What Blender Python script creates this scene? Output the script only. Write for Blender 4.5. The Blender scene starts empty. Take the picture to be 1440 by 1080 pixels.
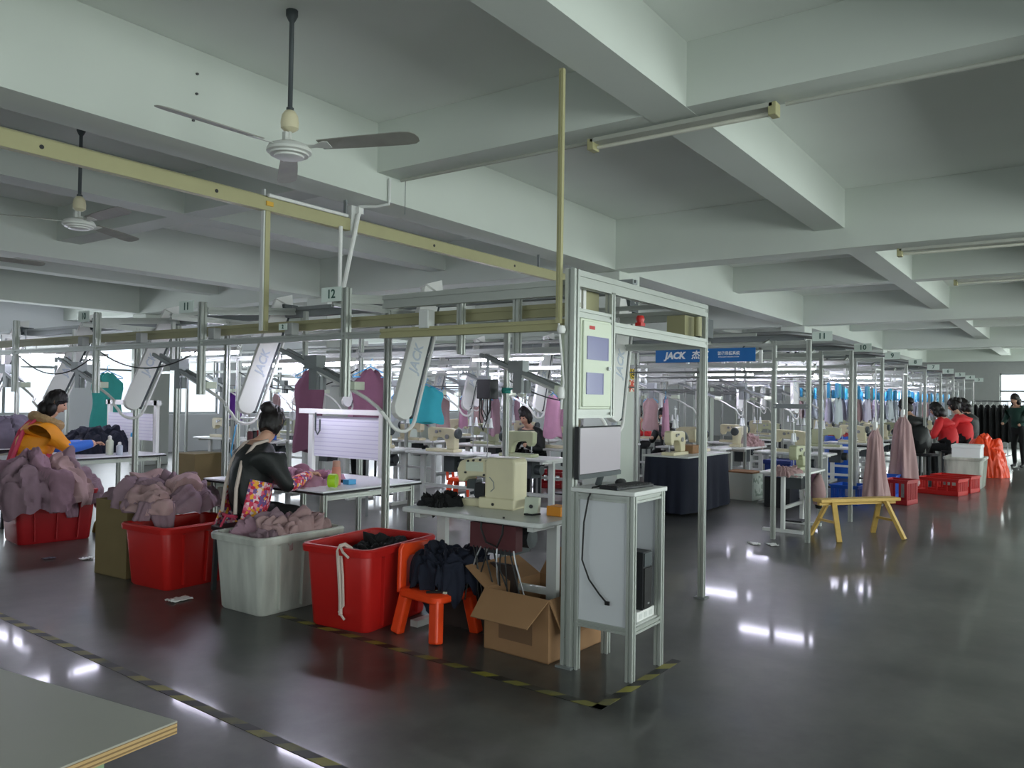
import bpy, bmesh, math, random
from mathutils import Vector, Matrix, noise
R = math.radians
random.seed(7)
sc = bpy.context.scene
COL = sc.collection
# ------------------------------------------------------------------ camera
def make_camera():
    yaw, pitch, roll = R(35.443), R(1.095), R(0.866)
    f = Vector((math.cos(yaw)*math.cos(pitch), math.sin(yaw)*math.cos(pitch), math.sin(pitch)))
    r = Vector((math.sin(yaw), -math.cos(yaw), 0)); u = r.cross(f)
    r2 = r*math.cos(roll) + u*math.sin(roll); u2 = r2.cross(f)
    m = Matrix((r2, u2, -f)).transposed().to_4x4(); m.translation = (0, 0, 1.45)
    cd = bpy.data.cameras.new('camera'); cd.sensor_width = 36; cd.lens = 1121.5/1440*36
    cd.clip_start = .05; cd.clip_end = 200
    co = bpy.data.objects.new('camera', cd); co.matrix_world = m; COL.objects.link(co); sc.camera = co
make_camera()
# ------------------------------------------------------------------ view, world, daylight
vs = sc.view_settings
vs.view_transform = 'Standard'; vs.look = 'None'; vs.gamma = 1; vs.use_curve_mapping = False; vs.exposure = 0.12
sc.cycles.use_denoising = True
sc.cycles.max_bounces = 6; sc.cycles.diffuse_bounces = 4; sc.cycles.glossy_bounces = 3
sc.cycles.transmission_bounces = 4; sc.cycles.transparent_max_bounces = 8
sc.cycles.sample_clamp_indirect = 6
w = bpy.data.worlds.new('world'); sc.world = w; w.use_nodes = True
w.node_tree.nodes['Background'].inputs[0].default_value = (.86, .92, 1, 1)
w.node_tree.nodes['Background'].inputs[1].default_value = 1.6
E_RIGHT, E_FAR, E_END, E_BACK_FILL = 208, 150, 150, 44
def window_light(name, loc, rot, sx, sy, energy, col=(.97, 1, .94)):
    d = bpy.data.lights.new(name, 'AREA'); d.shape = 'RECTANGLE'; d.size = sx; d.size_y = sy
    d.energy = energy; d.color = col
    o = bpy.data.objects.new(name, d); o.location = loc; o.rotation_euler = rot; COL.objects.link(o)
    return o
XW = [-3.2 + 4.1*k for k in range(9)]      # bay starts along x
WIN_FAR = [(x+.45, x+3.65) for x in XW]
WIN_RIGHT = [(x+.45, x+3.65) for x in XW]
Y_FAR, Y_RIGHT, X_END, X_BACK = 18.6, -4.6, 33.6, -4.2
SILL, HEAD = .95, 2.65
for a, b in WIN_FAR:
    if b > 3: window_light('daylight', ((a+b)/2, Y_FAR+.45, 1.8), (R(-90), 0, 0), b-a, HEAD-SILL, E_FAR, (.95, .95, 1))
for a, b in WIN_RIGHT:
    window_light('daylight', ((a+b)/2, Y_RIGHT-.45, 1.9), (R(103), 0, 0), b-a, HEAD-SILL+.2, E_RIGHT)
WIN_END = [(-3.6, -.6), (.3, 2.35), (4.9, 8.2)]
for a, b in WIN_END:
    window_light('daylight', (X_END+.45, (a+b)/2, 1.9), (R(90), 0, R(90)), b-a, HEAD-SILL+.1, E_END)

ADDED_WIN_BACK = [(-4.1, -1.3), (-.6, 2.2), (2.9, 5.7)]  # unseen windows added to brighten the near ceiling and the beam fronts
for a, b in ADDED_WIN_BACK:
    window_light('daylight', (X_BACK-.45, (a+b)/2, 1.9), (R(90), 0, R(-90)), b-a, HEAD-SILL+.1, E_BACK_FILL)  # fill light outside the added back windows
# ------------------------------------------------------------------ materials
def lin(c):
    return tuple(((v/255)/12.92 if v/255 <= .04045 else ((v/255+.055)/1.055)**2.4) for v in c)
MATS = {}
def mat(name, rgb, rough=.6, metal=0, var=0.0, scale=8, bump=0, emit=0, spec=None, stretch=None, trans=0):
    if name in MATS: return MATS[name]
    m = bpy.data.materials.new(name); m.use_nodes = True; nt = m.node_tree; b = nt.nodes['Principled BSDF']
    c = lin(rgb) + (1,)
    b.inputs['Base Color'].default_value = c; b.inputs['Roughness'].default_value = rough
    b.inputs['Metallic'].default_value = metal
    if spec is not None: b.inputs['Specular IOR Level'].default_value = spec
    if trans: b.inputs['Transmission Weight'].default_value = trans
    if emit:
        b.inputs['Emission Color'].default_value = c; b.inputs['Emission Strength'].default_value = emit
    if var or bump:
        tc = nt.nodes.new('ShaderNodeTexCoord'); mp = nt.nodes.new('ShaderNodeMapping')
        nt.links.new(tc.outputs['Object'], mp.inputs[0])
        if stretch: mp.inputs['Scale'].default_value = stretch
        n = nt.nodes.new('ShaderNodeTexNoise'); n.inputs['Scale'].default_value = scale; n.inputs['Detail'].default_value = 5
        nt.links.new(mp.outputs[0], n.inputs['Vector'])
        if var:
            mx = nt.nodes.new('ShaderNodeMix'); mx.data_type = 'RGBA'
            mx.inputs[6].default_value = tuple(max(0, v*(1-var)) for v in c[:3])+(1,)
            mx.inputs[7].default_value = tuple(min(1, v*(1+var)) for v in c[:3])+(1,)
            nt.links.new(n.outputs[0], mx.inputs[0]); nt.links.new(mx.outputs[2], b.inputs['Base Color'])
        if bump:
            bp = nt.nodes.new('ShaderNodeBump'); bp.inputs['Strength'].default_value = bump; bp.inputs['Distance'].default_value = .02
            nt.links.new(n.outputs[0], bp.inputs['Height']); nt.links.new(bp.outputs[0], b.inputs['Normal'])
    MATS[name] = m
    return m
def floor_material():
    m = bpy.data.materials.new('polished_concrete'); m.use_nodes = True; nt = m.node_tree; b = nt.nodes['Principled BSDF']
    tc = nt.nodes.new('ShaderNodeTexCoord')
    n1 = nt.nodes.new('ShaderNodeTexNoise'); n1.inputs['Scale'].default_value = .8; n1.inputs['Detail'].default_value = 8; n1.inputs['Roughness'].default_value = .62
    n2 = nt.nodes.new('ShaderNodeTexNoise'); n2.inputs['Scale'].default_value = 5.5; n2.inputs['Detail'].default_value = 9
    n2.inputs['Roughness'].default_value = .7
    for n in (n1, n2): nt.links.new(tc.outputs['Object'], n.inputs['Vector'])
    r1 = nt.nodes.new('ShaderNodeValToRGB'); e = r1.color_ramp.elements
    e[0].position = .36; e[0].color = lin((47, 48, 47))+(1,); e[1].position = .66; e[1].color = lin((100, 99, 95))+(1,)
    nt.links.new(n1.outputs[0], r1.inputs[0])
    mx = nt.nodes.new('ShaderNodeMix'); mx.data_type = 'RGBA'; mx.blend_type = 'MULTIPLY'; mx.inputs[0].default_value = .55
    r2 = nt.nodes.new('ShaderNodeValToRGB'); e = r2.color_ramp.elements
    e[0].position = .25; e[0].color = (.55, .55, .55, 1); e[1].position = .7; e[1].color = (1, 1, 1, 1)
    nt.links.new(n2.outputs[0], r2.inputs[0]); nt.links.new(r1.outputs[0], mx.inputs[6]); nt.links.new(r2.outputs[0], mx.inputs[7])
    nt.links.new(mx.outputs[2], b.inputs['Base Color'])
    mr = nt.nodes.new('ShaderNodeMapRange'); mr.inputs[3].default_value = .28; mr.inputs[4].default_value = .45
    nt.links.new(n1.outputs[0], mr.inputs[0]); nt.links.new(mr.outputs[0], b.inputs['Roughness'])
    bp = nt.nodes.new('ShaderNodeBump'); bp.inputs['Strength'].default_value = .02; bp.inputs['Distance'].default_value = .004
    nt.links.new(n2.outputs[0], bp.inputs['Height']); nt.links.new(bp.outputs[0], b.inputs['Normal'])
    b.inputs['Specular IOR Level'].default_value = .4
    b.inputs['Coat Weight'].default_value = .3; b.inputs['Coat Roughness'].default_value = .07; b.inputs['Coat IOR'].default_value = 1.45
    return m
def stripe_material(name, ca, cb, freq, ax=(1, 1, 0), duty=.5, rough=.5, wear=None):
    m = bpy.data.materials.new(name); m.use_nodes = True; nt = m.node_tree; b = nt.nodes['Principled BSDF']
    tc = nt.nodes.new('ShaderNodeTexCoord')
    d = nt.nodes.new('ShaderNodeVectorMath'); d.operation = 'DOT_PRODUCT'; d.inputs[1].default_value = tuple(a*freq for a in ax)
    nt.links.new(tc.outputs['Object'], d.inputs[0])
    fr = nt.nodes.new('ShaderNodeMath'); fr.operation = 'FRACT'; nt.links.new(d.outputs['Value'], fr.inputs[0])
    gt = nt.nodes.new('ShaderNodeMath'); gt.operation = 'GREATER_THAN'; gt.inputs[1].default_value = duty
    nt.links.new(fr.outputs[0], gt.inputs[0])
    mx = nt.nodes.new('ShaderNodeMix'); mx.data_type = 'RGBA'
    mx.inputs[6].default_value = lin(ca)+(1,); mx.inputs[7].default_value = lin(cb)+(1,)
    nt.links.new(gt.outputs[0], mx.inputs[0]); out = mx.outputs[2]
    if wear:
        n = nt.nodes.new('ShaderNodeTexNoise'); n.inputs['Scale'].default_value = 3; n.inputs['Detail'].default_value = 8
        nt.links.new(tc.outputs['Object'], n.inputs['Vector'])
        rr = nt.nodes.new('ShaderNodeValToRGB'); rr.color_ramp.elements[0].position = .42; rr.color_ramp.elements[1].position = .68
        nt.links.new(n.outputs[0], rr.inputs[0])
        m2 = nt.nodes.new('ShaderNodeMix'); m2.data_type = 'RGBA'; m2.inputs[7].default_value = lin(wear)+(1,)
        nt.links.new(rr.outputs[0], m2.inputs[0]); nt.links.new(out, m2.inputs[6]); out = m2.outputs[2]
    nt.links.new(out, b.inputs['Base Color']); b.inputs['Roughness'].default_value = rough
    return m
def patch_material(name, cols, scale=14, rough=.8):
    m = bpy.data.materials.new(name); m.use_nodes = True; nt = m.node_tree; b = nt.nodes['Principled BSDF']
    tc = nt.nodes.new('ShaderNodeTexCoord'); v = nt.nodes.new('ShaderNodeTexVoronoi'); v.inputs['Scale'].default_value = scale
    nt.links.new(tc.outputs['Object'], v.inputs['Vector'])
    s = nt.nodes.new('ShaderNodeSeparateColor'); nt.links.new(v.outputs['Color'], s.inputs[0])
    rp = nt.nodes.new('ShaderNodeValToRGB'); rp.color_ramp.interpolation = 'CONSTANT'; e = rp.color_ramp.elements
    while len(e) < len(cols): e.new(.5)
    for i, c in enumerate(cols): e[i].position = i/len(cols); e[i].color = lin(c)+(1,)
    nt.links.new(s.outputs[0], rp.inputs[0]); nt.links.new(rp.outputs[0], b.inputs['Base Color']); b.inputs['Roughness'].default_value = rough
    return m
M = dict(
    floor=floor_material(),
    paint=mat('whitewashed_concrete', (198, 204, 196), .85, var=.05, scale=1.5),
    slab=mat('lightened_whitewash', (230, 234, 228), .85, var=.04, scale=1.5),  # same paint as the beams, lightened to stand in for missing ceiling light
    wall=mat('wall_paint', (214, 214, 220), .85, var=.04, scale=1.2),
    alu=mat('anodised_aluminium', (178, 182, 176), .38, .5, var=.05, scale=12),
    aludk=mat('grey_aluminium', (140, 145, 145), .45, .5),
    tray=mat('cream_yellow_steel', (166, 162, 122), .5, .1, var=.08, scale=6),
    olive=mat('olive_cream_steel', (150, 147, 112), .5, .1, var=.08, scale=6),
    white=mat('white_enamel', (225, 225, 222), .4, var=.04, scale=9),
    offw=mat('grey_white_laminate', (206, 208, 205), .35, var=.05, scale=5),
    pale=mat('pale_board', (200, 202, 206), .5),
    cream=mat('cream_machine_enamel', (217, 209, 176), .35, var=.06, scale=10),
    green_cream=mat('green_cream_enamel', (176, 180, 146), .4, var=.06, scale=10),
    steel=mat('steel', (165, 166, 168), .3, .8),
    dark=mat('dark_plastic', (28, 29, 32), .45),
    black=mat('black_rubber', (14, 14, 15), .6),
    gunmetal=mat('grey_painted_rod', (70, 76, 78), .5, .3),
    blade=mat('dusty_fan_blade', (146, 146, 136), .55, .1, var=.25, scale=9),
    fanw=mat('fan_white', (206, 208, 202), .45, var=.06),
    red=mat('red_plastic', (186, 30, 26), .42, var=.08, scale=5),
    crimson=mat('deep_red_plastic', (158, 24, 30), .42, var=.1, scale=4),
    orange=mat('orange_red_plastic', (238, 72, 24), .4, var=.04),
    orange2=mat('orange_paper', (232, 150, 40), .6),
    bluep=mat('blue_plastic', (24, 84, 182), .4, var=.06),
    navyp=mat('navy_plastic', (26, 48, 122), .45),
    whitep=mat('white_plastic_dirty', (186, 188, 180), .45, var=.95, scale=4, stretch=(1.5, 1.5, .3)),
    carton=mat('brown_cardboard', (150, 114, 80), .85, var=.1, scale=5),
    carton2=mat('olive_cardboard', (122, 106, 70), .85, var=.1, scale=5),
    cartin=mat('cardboard_inside', (128, 96, 70), .9),
    mauve=mat('mauve_cotton', (150, 118, 132), .9, var=.12, scale=12, bump=.25),
    mauve2=mat('greyish_mauve_cotton', (136, 112, 122), .9, var=.14, scale=10, bump=.25),
    pinkm=mat('pink_mauve_cotton', (182, 134, 158), .9, var=.1, scale=12, bump=.2),
    dusty=mat('dusty_rose_cotton', (170, 140, 140), .9, var=.08, scale=9, bump=.2),
    plum=mat('plum_cloth', (104, 66, 84), .9, var=.1),
    slate=mat('slate_cloth', (84, 78, 90), .9, var=.12, scale=8, bump=.2),
    navy=mat('navy_cloth', (16, 22, 40), .88, var=.15, scale=10, bump=.2),
    blackc=mat('black_cloth', (17, 18, 20), .9, var=.2, scale=20, bump=.3),
    teal=mat('teal_cloth', (44, 140, 130), .85, var=.1),
    cyan=mat('cyan_cloth', (58, 172, 186), .85, var=.1),
    yellow=mat('yellow_down_jacket', (236, 150, 20), .6, var=.08, scale=14),
    bluesl=mat('blue_sleeve', (52, 110, 206), .7),
    redj=mat('red_jacket', (206, 34, 40), .7, var=.08),
    greenj=mat('dark_green_jacket', (20, 58, 50), .8),
    blackj=mat('black_down_jacket', (26, 30, 30), .55, var=.2, scale=16, bump=.3),
    pinkp=mat('pink_strap', (216, 72, 104), .7),
    stripw=mat('white_piping', (206, 190, 180), .7),
    skin=mat('skin', (206, 160, 136), .55),
    hair=mat('black_hair', (22, 17, 17), .5, var=.3, scale=30, stretch=(1, 1, .2), bump=.4),
    fur=mat('fur_trim', (176, 146, 104), .95, var=.3, scale=40, bump=.8),
    wood=mat('yellow_wood', (206, 170, 92), .6, var=.12, scale=4, stretch=(1, 8, 8)),
    ply=mat('pale_tabletop', (150, 149, 140), .38, var=.07, scale=3),
    plyedge=stripe_material('plywood_edge', (176, 146, 98), (118, 92, 58), 110, (0, 0, 1), .6),
    tabw=mat('white_laminate', (232, 232, 238), .3),
    foam=mat('white_foam', (236, 238, 240), .7),
    glass=mat('window_glass', (235, 240, 245), .05, trans=1),
    panelg=mat('pale_green_enamel', (208, 216, 196), .4),
    displ=mat('tinted_display_window', (140, 140, 176), .15),
    screen=mat('monitor_screen', (172, 164, 172), .25),
    banner=mat('blue_banner', (16, 104, 176), .5),
    ink=mat('white_lettering', (238, 240, 244), .5),
    inkdk=mat('dark_green_lettering', (44, 84, 74), .6),
    inkbl=mat('grey_blue_lettering', (190, 198, 210), .6),
    sign=mat('white_sign_card', (214, 226, 218), .6),
    tube=mat('lit_fluorescent_tube', (234, 232, 255), .4, emit=68),
    tubeoff=mat('unlit_tube', (206, 206, 192), .3),
    hang=mat('sky_blue_hanger_plastic', (66, 160, 214), .4),
    palegar=mat('pale_grey_garment', (176, 184, 190), .85, var=.08),
    apron=patch_material('floral_apron', [(214, 60, 90), (240, 214, 216), (232, 96, 130), (246, 176, 60), (120, 90, 150), (236, 150, 170), (200, 40, 60)], 48),
    lime=mat('lime_green_plastic', (170, 214, 30), .4),
    pinkb=mat('salmon_bottle', (206, 132, 112), .45),
    purple=mat('purple_cloth', (98, 44, 142), .85),
    tapem=stripe_material('yellow_black_floor_tape', (128, 122, 46), (26, 27, 26), 4.6, (1, 1, 0), .5, .5, wear=(62, 63, 60)),
    boardm=stripe_material('white_ruled_board', (228, 226, 238), (206, 202, 222), 26, (0, 0, 1), .8, .5),
    poster=patch_material('printed_notice', [(238, 214, 196), (222, 120, 90), (244, 236, 220), (206, 84, 66)], 30),
    yel=mat('warning_yellow', (226, 196, 60), .5),
    wirem=mat('cable_black', (16, 15, 16), .5),
    maroon=mat('maroon_box', (86, 40, 44), .6),
)
# ------------------------------------------------------------------ mesh helpers
class MB:
    def __init__(s): s.v = []; s.f = []
    def add(s, vs, fs):
        n = len(s.v); s.v += [tuple(v) for v in vs]; s.f += [tuple(i+n for i in f) for f in fs]; return s
    def box(s, c, d, m=None):
        x, y, z = (k/2 for k in d)
        vs = [Vector(p) for p in ((-x,-y,-z),(x,-y,-z),(x,y,-z),(-x,y,-z),(-x,-y,z),(x,-y,z),(x,y,z),(-x,y,z))]
        if m: vs = [m @ v for v in vs]
        c = Vector(c)
        return s.add([v+c for v in vs], [(0,3,2,1),(4,5,6,7),(0,1,5,4),(1,2,6,5),(2,3,7,6),(3,0,4,7)])
    def bb(s, x0, x1, y0, y1, z0, z1): return s.box(((x0+x1)/2, (y0+y1)/2, (z0+z1)/2), (x1-x0, y1-y0, z1-z0))
    def frame_of(s, p0, p1):
        a = Vector(p1)-Vector(p0); L = a.length; a.normalize()
        up = Vector((0,0,1)) if abs(a.z) < .95 else Vector((1,0,0))
        b = up.cross(a).normalized(); c = a.cross(b); return a, b, c, L
    def bar(s, p0, p1, w, h):
        a, b, c, L = s.frame_of(p0, p1); p0 = Vector(p0); p1 = Vector(p1); vs = []
        for p in (p0, p1):
            for i, j in ((-1,-1),(1,-1),(1,1),(-1,1)): vs.append(p+b*(i*w/2)+c*(j*h/2))
        return s.add(vs, [(3,2,1,0),(4,5,6,7),(0,1,5,4),(1,2,6,5),(2,3,7,6),(3,0,4,7)])
    def extr(s, p0, p1, w=.04, h=None):
        """slotted aluminium profile"""
        h = h or w; a, b, c, L = s.frame_of(p0, p1); p0 = Vector(p0); p1 = Vector(p1)
        g = .15; d = .26; pts = []
        q = [(-.5,-.5),(-g,-.5),(-g,-.5+d),(g,-.5+d),(g,-.5)]
        for k in range(4):
            ca, sa = ((1,0),(0,1),(-1,0),(0,-1))[k]
            for x, y in q: pts.append((x*ca-y*sa, x*sa+y*ca))
        n = len(pts)
        vs = [p+b*(x*w)+c*(y*h) for p in (p0, p1) for x, y in pts]
        fs = [(i, (i+1) % n, (i+1) % n+n, i+n) for i in range(n)]+[tuple(range(n-1, -1, -1)), tuple(range(n, 2*n))]
        return s.add(vs, fs)
    def cyl(s, p0, p1, r0, r1=None, n=12, caps=True):
        r1 = r0 if r1 is None else r1; a, b, c, L = s.frame_of(p0, p1); vs = []
        for p, r in ((Vector(p0), r0), (Vector(p1), r1)):
            for i in range(n):
                t = 2*math.pi*i/n; vs.append(p+b*(r*math.cos(t))+c*(r*math.sin(t)))
        fs = [(i, (i+1) % n, (i+1) % n+n, i+n) for i in range(n)]
        if caps: fs += [tuple(range(n-1, -1, -1)), tuple(range(n, 2*n))]
        return s.add(vs, fs)
    def tube(s, pts, r, n=8):
        pts = [Vector(p) for p in pts]; vs = []; fs = []; b = None
        for i, p in enumerate(pts):
            a = (pts[min(i+1, len(pts)-1)]-pts[max(i-1, 0)]).normalized()
            if b is None: b = a.orthogonal().normalized()
            b = (b-a*b.dot(a)).normalized(); c = a.cross(b)
            for k in range(n):
                t = 2*math.pi*k/n; vs.append(p+b*(r*math.cos(t))+c*(r*math.sin(t)))
        for i in range(len(pts)-1):
            for k in range(n): fs.append((i*n+k, i*n+(k+1) % n, (i+1)*n+(k+1) % n, (i+1)*n+k))
        m = (len(pts)-1)*n
        fs += [tuple(range(n-1, -1, -1)), tuple(range(m, m+n))]
        return s.add(vs, fs)
    def lathe(s, prof, c=(0,0,0), n=24):
        vs = []; fs = []
        for r, z in prof:
            for k in range(n):
                t = 2*math.pi*k/n; vs.append((c[0]+r*math.cos(t), c[1]+r*math.sin(t), c[2]+z))
        for i in range(len(prof)-1):
            for k in range(n): fs.append((i*n+k, i*n+(k+1) % n, (i+1)*n+(k+1) % n, (i+1)*n+k))
        m = (len(prof)-1)*n
        fs += [tuple(range(n-1, -1, -1)), tuple(range(m, m+n))]
        return s.add(vs, fs)
    def prism(s, poly, o, u, v, t):
        """poly in (u,v) plane at o, thickness vector t"""
        o, u, v, t = (Vector(k) for k in (o, u, v, t)); n = len(poly)
        vs = [o+u*a+v*b for a, b in poly]+[o+u*a+v*b+t for a, b in poly]
        return s.add(vs, [tuple(range(n-1, -1, -1)), tuple(range(n, 2*n))]+[(i, (i+1) % n, (i+1) % n+n, i+n) for i in range(n)])
    def grid(s, fn, nu, nv, closed=False):
        vs = [fn(i/(nu-1), j/(nv-1)) for j in range(nv) for i in range(nu)]
        fs = [(j*nu+i, j*nu+i+1, (j+1)*nu+i+1, (j+1)*nu+i) for j in range(nv-1) for i in range(nu-1)]
        return s.add(vs, fs)
    def build(s, name, m, parent=None, smooth=False, bevel=0, solid=0, angle=40):
        me = bpy.data.meshes.new(name); me.from_pydata(s.v, [], s.f); me.materials.append(m)
        bm = bmesh.new(); bm.from_mesh(me); bmesh.ops.recalc_face_normals(bm, faces=bm.faces); bm.to_mesh(me); bm.free()
        if smooth:
            me.polygons.foreach_set('use_smooth', [True]*len(me.polygons)); me.set_sharp_from_angle(angle=R(angle))
        o = bpy.data.objects.new(name, me); COL.objects.link(o)
        if parent: o.parent = parent
        if solid:
            k = o.modifiers.new('solid', 'SOLIDIFY'); k.thickness = solid; k.offset = 0
        if bevel:
            k = o.modifiers.new('bevel', 'BEVEL'); k.width = bevel; k.segments = 2; k.limit_method = 'ANGLE'
        return o
def tag(o, label, cat, group=None, kind=None):
    o['label'] = label; o['category'] = cat
    if group: o['group'] = group
    if kind: o['kind'] = kind
    return o
def thing(name, label, cat, loc=(0,0,0), rz=0, group=None):
    o = bpy.data.objects.new(name, None); COL.objects.link(o); o.empty_display_size = .1
    o.location = loc; o.rotation_euler = (0, 0, rz)
    return tag(o, label, cat, group)
KIDS = {}
def dup(root, loc, rz=0, label=None, group=None, scale=None):
    r = root.copy(); COL.objects.link(r); r.location = loc; r.rotation_euler = (0, 0, rz)
    if scale: r.scale = (scale,)*3
    if label: r['label'] = label
    if group: r['group'] = group
    if root.name not in KIDS: KIDS[root.name] = [(c, list(c.children)) for c in root.children]
    for c, gs in KIDS[root.name]:
        d = c.copy(); COL.objects.link(d); d.parent = r
        for g in gs:
            e = g.copy(); COL.objects.link(e); e.parent = d
    return r
def text_mesh(txt, size, m, name, parent, mw, depth=.002, align='CENTER', bold=0.0):
    cu = bpy.data.curves.new(name, 'FONT'); cu.body = txt; cu.size = size; cu.align_x = align; cu.align_y = 'CENTER'
    cu.extrude = depth/2; cu.offset = bold; cu.resolution_u = 3
    t = bpy.data.objects.new('tmp', cu); COL.objects.link(t)
    me = bpy.data.meshes.new_from_object(t.evaluated_get(bpy.context.evaluated_depsgraph_get()))
    bpy.data.objects.remove(t); bpy.data.curves.remove(cu)
    me.materials.clear(); me.materials.append(m); me.transform(mw)
    o = bpy.data.objects.new(name, me); COL.objects.link(o); o.parent = parent
    return o
def basis(o, x, y):
    x = Vector(x).normalized(); y = Vector(y); y = (y-x*y.dot(x)).normalized(); z = x.cross(y)
    m = Matrix((x, y, z)).transposed().to_4x4(); m.translation = o; return m
NX, PX, NY, PY, UP = Vector((-1,0,0)), Vector((1,0,0)), Vector((0,-1,0)), Vector((0,1,0)), Vector((0,0,1))
ORD = ['first', 'second', 'third', 'fourth', 'fifth', 'sixth', 'seventh', 'eighth', 'ninth', 'tenth', 'eleventh', 'twelfth']

# ================================================================== SETTING
ZC, ZS, ZP = 3.69, 3.28, 3.07         # ceiling, underside of joists, underside of girders
def struct(name, mb, m, label, cat, **k):
    o = mb.build(name, m, **k); tag(o, label, cat, kind='structure'); return o
struct('floor', MB().bb(X_BACK-.3, X_END+.3, Y_RIGHT-.3, Y_FAR+.3, -.15, 0), M['floor'], 'dark polished concrete floor of the workshop hall', 'floor')
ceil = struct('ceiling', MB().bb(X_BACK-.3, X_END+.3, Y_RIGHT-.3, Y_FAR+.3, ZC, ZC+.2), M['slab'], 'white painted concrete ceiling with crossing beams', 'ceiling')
def beam(x0, x1, y0, y1, z0): MB().bb(x0, x1, y0, y1, z0, ZC-.001).build('ceiling_beam', M['paint'], ceil)
for k, yc in enumerate([-3.25, -.55, 2.14, 4.845, 7.55, 10.25, 12.95, 15.65]):
    prim = k in (1, 3, 5, 7)
    hw = .175 if prim else .148
    beam(X_BACK, X_END, yc-hw, yc+hw, ZP if prim else ZS)
for k in range(9):
    x0 = .52+4.1*k - 4.1*0
    prim = k % 2 == 0
    if k == 0: prim = True
    if x0 < X_END: beam(x0, x0+(.36 if prim else .28), Y_RIGHT, Y_FAR, (ZP if prim else ZS)+.002)
n = 0
for x in (8.82, 17.02, 25.2):
    for y in (-.8, 4.66, 10.0, 15.4):
        if x == 8.82 and y < 0: pass
        lab = {(8.82, 4.66): 'white square concrete column behind the computer cabinet, with yellow notice',
               (17.02, 4.66): 'white concrete column behind the first double-post frame on the aisle'}.get((x, y),
               'white concrete column, %s along the hall and %s from the window side' % (ORD[int((x-8)//8)], ORD[int((y+1)//5)]))
        struct('concrete_column', MB().bb(x, x+.56, y, y+.5, 0, ZP), M['paint'], lab, 'column', bevel=.012)
def wall(name, lab, spans, fixed, axis, lo, hi, thick):
    mb = MB(); zs = ((0, SILL), (HEAD, ZC))
    def put(a, b, z0, z1):
        if b-a < .01: return
        if axis == 'x': mb.bb(a, b, min(fixed, fixed+thick), max(fixed, fixed+thick), z0, z1)
        else: mb.bb(min(fixed, fixed+thick), max(fixed, fixed+thick), a, b, z0, z1)
    for z0, z1 in zs: put(lo, hi, z0, z1)
    p = lo
    for a, b in spans: put(p, a, SILL, HEAD); p = b
    put(p, hi, SILL, HEAD)
    struct(name, mb, M['wall'] if name != 'wall_end' else mat('shaded_wall_grey', (150, 152, 150), .85, var=.05), lab, 'wall')  # end wall is a darker grey: its backlit shade put into the colour
wall('wall_far', 'pale far wall with a row of bright windows', [q for q in WIN_FAR], Y_FAR, 'x', X_BACK, X_END, .25)
wall('wall_right', 'pale window wall along the right side of the hall', [q for q in WIN_RIGHT], Y_RIGHT, 'x', X_BACK, X_END, -.25)
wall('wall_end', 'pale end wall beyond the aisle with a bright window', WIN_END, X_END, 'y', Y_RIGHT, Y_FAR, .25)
wall('wall_back', 'pale wall with added windows behind the front table', ADDED_WIN_BACK, X_BACK, 'y', Y_RIGHT, Y_FAR, -.25)
WN = [0]
def window(a, b, fixed, axis, lab):
    WN[0] += 1
    fr = MB(); z0, z1 = SILL, HEAD; nm = 3 if b-a > 2.5 else 2
    def P(t, z): return (t, fixed, z) if axis == 'x' else (fixed, t, z)
    r = bpy.data.objects.new('window_%d' % WN[0], None); COL.objects.link(r); tag(r, lab, 'window', kind='structure')
    for z in (z0+.025, z1-.025, z0+(z1-z0)*.62): fr.bar(P(a, z), P(b, z), .06, .05)
    for i in range(nm+1):
        t = a+.025+(b-a-.05)*i/nm; fr.bar(P(t, z0), P(t, z1), .05, .06)
    fr.build('window_frame', M['aludk'], r)
    for i in range(nm):
        t0 = a+.05+(b-a-.05)*i/nm; t1 = a+(b-a-.05)*(i+1)/nm
        for u0, u1 in ((z0+.05, z0+(z1-z0)*.62-.025), (z0+(z1-z0)*.62+.025, z1-.05)):
            mb = MB()
            if axis == 'x': mb.bb(t0, t1, fixed-.003, fixed+.003, u0, u1)
            else: mb.bb(fixed-.003, fixed+.003, t0, t1, u0, u1)
            mb.build('pane', GLASS, r)
def thin_glass():
    m = bpy.data.materials.new('thin_window_glass'); m.use_nodes = True; nt = m.node_tree
    nt.nodes.remove(nt.nodes['Principled BSDF']); out = nt.nodes['Material Output']
    t = nt.nodes.new('ShaderNodeBsdfTransparent'); t.inputs[0].default_value = (.93, .96, .97, 1)
    g = nt.nodes.new('ShaderNodeBsdfGlossy'); g.inputs['Roughness'].default_value = .03
    mx = nt.nodes.new('ShaderNodeMixShader'); mx.inputs[0].default_value = .06
    nt.links.new(t.outputs[0], mx.inputs[1]); nt.links.new(g.outputs[0], mx.inputs[2]); nt.links.new(mx.outputs[0], out.inputs[0])
    return m
GLASS = thin_glass()
for x, z in ((2.98, 3.53), (2.98, 3.4), (2.96, 3.22)): MB().cyl((x, 4.672, z), (x, 4.655, z-.004), .008, n=6).build('anchor_stub', M['dark'], ceil)
for i, (a, b) in enumerate(WIN_FAR): window(a, b, Y_FAR+.12, 'x', 'bright window in the far wall, %s bay along the hall' % ORD[i])
for i, (a, b) in enumerate(WIN_RIGHT): window(a, b, Y_RIGHT-.12, 'x', 'daylit window in the right wall, %s bay along the hall' % ORD[i])
for i, (a, b) in enumerate(WIN_END): window(a, b, X_END+.12, 'y', 'bright window in the end wall, %s from the right wall' % ORD[i])
for i, (a, b) in enumerate(ADDED_WIN_BACK): window(a, b, X_BACK-.12, 'y', 'added unseen window in the back wall, %s from the right wall' % ORD[i])
M['lampg'] = mat('dusty_lamp_enamel', (168, 170, 160), .6)
M['clipg'] = mat('grey_clip_plastic', (150, 152, 150), .5)
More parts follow.
